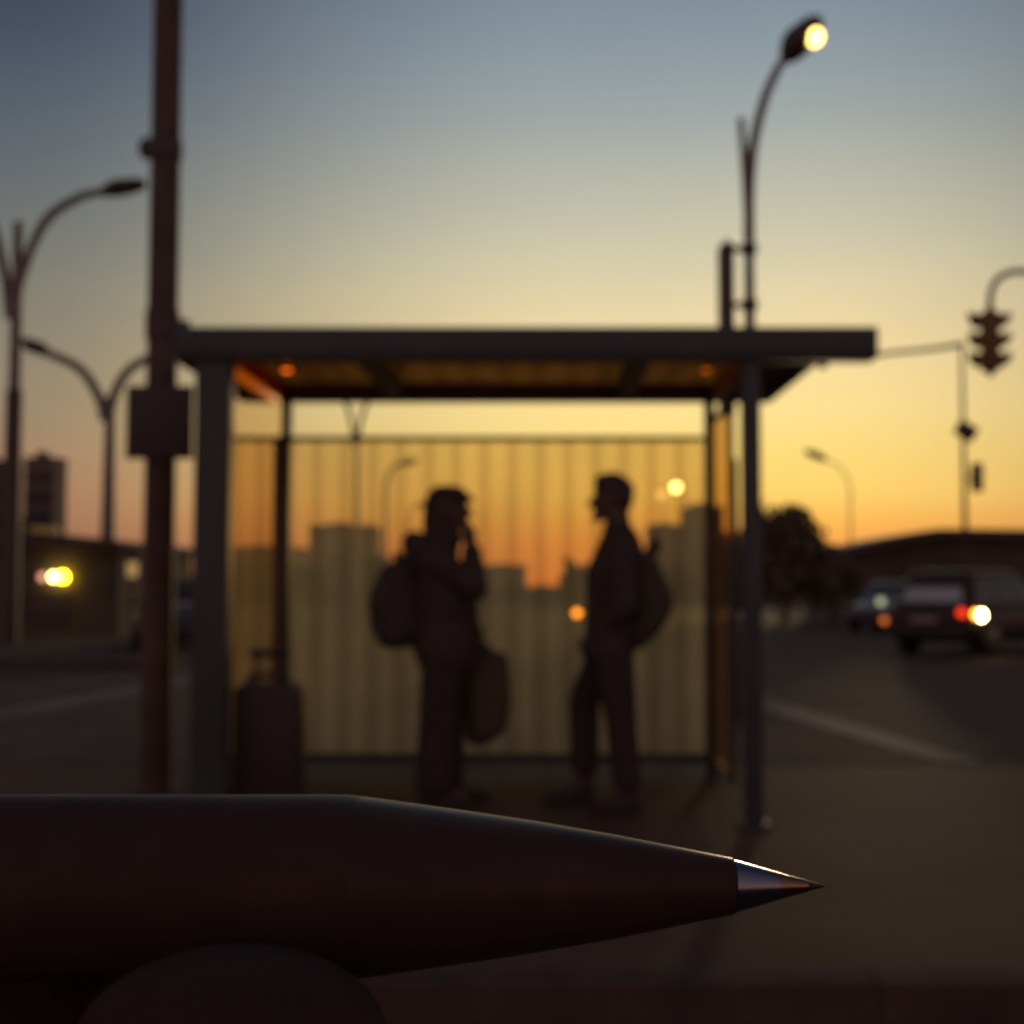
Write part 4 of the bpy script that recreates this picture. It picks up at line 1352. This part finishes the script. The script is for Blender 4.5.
# ------------------------------------------------------------------ trees
def tree(label, px, Y, blobs, n, leaf, m_='leaf', trunk_r=0.12, group='trees along the far side', name='tree'):
    """blobs: (px,py,radius px x, radius px z) clumps making the crown"""
    o = P(px, HZ, Y); o.z = ROAD - 0.02
    t = thing(name, label, 'tree' if name == 'tree' else 'bush', o, group)
    cs_ = []
    for bx, by, rx, rz in blobs:
        c_ = P(bx, by, Y) - o
        cs_.append((c_, rx * Y / F, rz * Y / F))
    zt = max(c_.z for c_, a, b_ in cs_)
    b = MB()
    b.tube(bez([(0, 0, 0), (0.05, 0, zt * 0.35), (-0.03, 0.05, zt * 0.7), (0.02, 0, zt)], 6), [trunk_r * (1 - 0.75 * k / 18) for k in range(19)], 8)
    for c_, a, b_ in cs_:
        b.tube(bez([(0, 0, zt * 0.3), Vector((c_.x * 0.5, 0.1, zt * 0.4 + c_.z * 0.25)), c_], 5), [trunk_r * 0.5 * (1 - 0.8 * k / 10) for k in range(11)], 6)
    b.build('trunk', M['bark'], t)
    b = MB()
    tot = sum(a * b_ for c_, a, b_ in cs_)
    rnd = random.Random(px)
    for c_, a, b_ in cs_:
        for k in range(int(n * a * b_ / tot)):
            while True:
                v = Vector((rnd.uniform(-1, 1), rnd.uniform(-1, 1), rnd.uniform(-1, 1)))
                if v.length < 1:
                    break
            v *= (0.55 + 0.5 * rnd.random())
            p = c_ + Vector((v.x * a, v.y * a, v.z * b_))
            p += Vector((rnd.gauss(0, 0.06) * a, rnd.gauss(0, .06) * a, rnd.gauss(0, .06) * b_))
            if p.z < 0.1:
                continue
            e_ = Euler((rnd.uniform(0, 6.28), rnd.uniform(0, 6.28), rnd.uniform(0, 6.28))).to_matrix()
            s_ = leaf * rnd.uniform(0.6, 1.3)
            b.quad(p + e_ @ Vector((-s_, 0, 0)), p + e_ @ Vector((0, -s_ * .55, 0)), p + e_ @ Vector((s_, 0, 0)), p + e_ @ Vector((0, s_ * .55, 0)))
    b.build('crown', M[m_], t, smooth=False)
    return t


tree('large dark bushy tree right of the front right post', 785, 46,
     [(762, 532, 26, 28), (775, 540, 38, 34), (790, 520, 26, 20), (800, 545, 34, 30), (780, 575, 45, 40), (815, 575, 30, 36), (755, 560, 30, 40)], 5200, 0.16)
tree('smaller dark bush between the large tree and the low roof', 832, 50,
     [(828, 566, 22, 24), (840, 578, 24, 24), (822, 585, 26, 26)], 2200, 0.15, name='bush')
tree('tree behind the shelter seen through the right gap', 735, 52, [(730, 560, 30, 30), (740, 580, 35, 35)], 2000, 0.16)
tree('dark tree behind the low shop at the left frame edge', 6, 60, [(-8, 520, 26, 36), (10, 545, 30, 30), (-20, 560, 35, 35)], 2600, 0.2)
tree('low dark tree between the shop and the sign pole', 92, 52, [(82, 562, 22, 16), (100, 568, 22, 18), (114, 572, 20, 18)], 2200, 0.14)
tree('round tree seen under the left side panel', 255, 75, [(250, 575, 26, 20), (270, 582, 26, 18)], 1600, 0.2)

# distant woodland mass along the horizon
b = MB()
rnd = random.Random(3)
for k in range(9000):
    x = rnd.uniform(-62, 62)
    prof = 2.3 + 0.9 * math.sin(x * 0.31) + 0.6 * math.sin(x * 0.83 + 1) + 0.4 * math.sin(x * 1.9)
    if -2.6 < x < 1.4:
        prof = 0.9
    z = ROAD + prof * (rnd.random() ** 0.6)
    y = 100 + rnd.uniform(-2, 4)
    p = Vector((x, y, z))
    e_ = Euler((rnd.uniform(0, 6.28), rnd.uniform(0, 6.28), rnd.uniform(0, 6.28))).to_matrix()
    s_ = rnd.uniform(0.35, 0.7)
    b.quad(p + e_ @ Vector((-s_, 0, 0)), p + e_ @ Vector((0, -s_ * .55, 0)), p + e_ @ Vector((s_, 0, 0)), p + e_ @ Vector((0, s_ * .55, 0)))
wd = b.build('woodland', M['leaf2'], smooth=False)
tag(wd, 'dark distant belt of trees along the horizon', 'trees', kind='stuff')

# ------------------------------------------------------------------ pen and hand, close to the lens
k_ = PEN_Y / F
tipp = P(823, 886, PEN_Y)
pen = thing('pen', 'dark pen with silver tip held sideways close to the lens', 'pen', tipp)
ax = Vector((-1, 0, 0))
s = lambda px: (823 - px) * k_
rr = lambda v: v * k_
b = MB()
b.lathe([(s(366), rr(86.4)), (s(358), rr(87.6)), (s(350), rr(88.2)), (s(330), rr(88.4)), (s(0), rr(88.5)), (s(-700), rr(88.5)), (s(-1100), rr(84)), (s(-1130), rr(76)), (s(-1135), rr(30))],
        (0, 0, 0), ax, 64)
bar = b.build('barrel', M['barrel'], pen)
b = MB()
prof = []
for px_, r_ in ((735, 25.5), (734, 26.8), (700, 33.5), (620, 49), (540, 62.5), (460, 74.0), (400, 82.2), (372, 85.9), (366, 86.5)):
    prof.append((s(px_), rr(r_)))
b.lathe(prof, (0, 0, 0), ax, 64)
b.build('grip', M['grip'], pen)
b = MB()
b.lathe([(s(779), rr(13.2)), (s(760), rr(18.6)), (s(736), rr(25.2))], (0, 0, 0), ax, 64)
b.build('nose_cone', M['chrome'], pen)
b = MB()
b.lathe([(s(808), rr(5.2)), (s(806), rr(6.0)), (s(779.2), rr(13.0))], (0, 0, 0), ax, 48)
b.build('tip_collar', M['collar_warm'], pen)
b = MB()
b.lathe([(s(825), rr(0.6)), (s(822), rr(1.6)), (s(815), rr(3.4)), (s(807.8), rr(5.0))], (0, 0, 0), ax, 32)
b.build('tip', M['tip'], pen)
b = MB()
b.box((0.0325 + 0.0, -0.002, 0.0068), (0.07, 0.002, 0.0078))
b.bm.free()

TH_Y = PEN_Y - 0.0061 - 0.0080
hb_ = P(200, 1250, PEN_Y)
hnd = thing('hand', 'hand at the bottom left gripping the dark pen, thumb pressed on its barrel', 'hand', hb_)
LH = lambda px, py, Y: P(px, py, Y) - hb_
b = MB()
kt = TH_Y / F
# thumb in front of the pen
b.chain([(LH(232, 1040, TH_Y), (78 * 2 * kt, 0.0075, 88 * kt)), (LH(222, 1130, TH_Y - 0.001), (150 * kt, 0.0085, 100 * kt))], 18)
b.chain([(LH(222, 1130, TH_Y - 0.001), (150 * kt, 0.0085, 100 * kt)), (LH(205, 1320, TH_Y + 0.002), (148 * kt, 0.0095, 110 * kt)),
         (LH(160, 1620, TH_Y + 0.012), (200 * kt, 0.012, 150 * kt)), (LH(60, 2050, TH_Y + 0.030), (260 * kt, 0.016, 200 * kt))], 18)
# palm and wrist below the frame
pc = LH(40, 2150, PEN_Y + 0.03)
b.hull([(pc + Vector((0.008, 0, 0.01)), 0.018), (pc + Vector((0.0, 0.05, 0.012)), 0.015), (pc + Vector((-0.02, 0.0, -0.045)), 0.02), (pc + Vector((-0.025, 0.045, -0.04)), 0.018)], 14)
b.chain([(pc + Vector((-0.022, 0.02, -0.05)), (0.026, 0.02, 0.02)), (pc + Vector((-0.03, 0.02, -0.10)), (0.030, 0.024, 0.03)), (pc + Vector((-0.05, 0.03, -0.26)), (0.042, 0.036, 0.04))], 14)
# four fingers curling up behind the pen
for i, (px_, top_, dyk) in enumerate(((215, 905, 0.0), (60, 900, 0.002), (-140, 905, 0.002), (-330, 930, 0.0))):
    Yf = PEN_Y + 0.0062 + 0.0072
    kf = Yf / F
    r0 = (0.0076, 0.0078, 0.0074, 0.0066)[i]
    tip_ = LH(px_, top_, Yf + 0.001)
    mid = LH(px_ - 6, top_ + 230, Yf + 0.006)
    kn = LH(px_ - 20, top_ + 560, Yf + 0.026)
    root = pc + Vector((0.004 - 0.012 * i * 0.6, 0.046 - 0.004 * i, 0.012 - 0.010 * i))
    b.chain([(tip_, r0), (mid, r0 * 1.08), (kn, r0 * 1.2), (root, 0.0125)], 14)
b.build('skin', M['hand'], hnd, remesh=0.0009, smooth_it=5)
b = MB()
b.hull([(LH(228, 1105, TH_Y - 0.0082), (92 * kt, 0.0008, 50 * kt)), (LH(224, 1190, TH_Y - 0.0086), (96 * kt, 0.0008, 55 * kt))], 16)
b.build('thumbnail', M['nail'], hnd)

# ------------------------------------------------------------------ render settings
sc.render.engine = 'CYCLES'
sc.cycles.use_denoising = True
try:
    sc.cycles.denoiser = 'OPENIMAGEDENOISE'
except Exception:
    pass
sc.cycles.max_bounces = 10
sc.cycles.transparent_max_bounces = 24
sc.cycles.sample_clamp_indirect = 6
sc.cycles.use_adaptive_sampling = False
sc.view_settings.view_transform = 'Standard'
sc.view_settings.look = 'None'
sc.view_settings.exposure = 0.0
sc.view_settings.gamma = 1.0
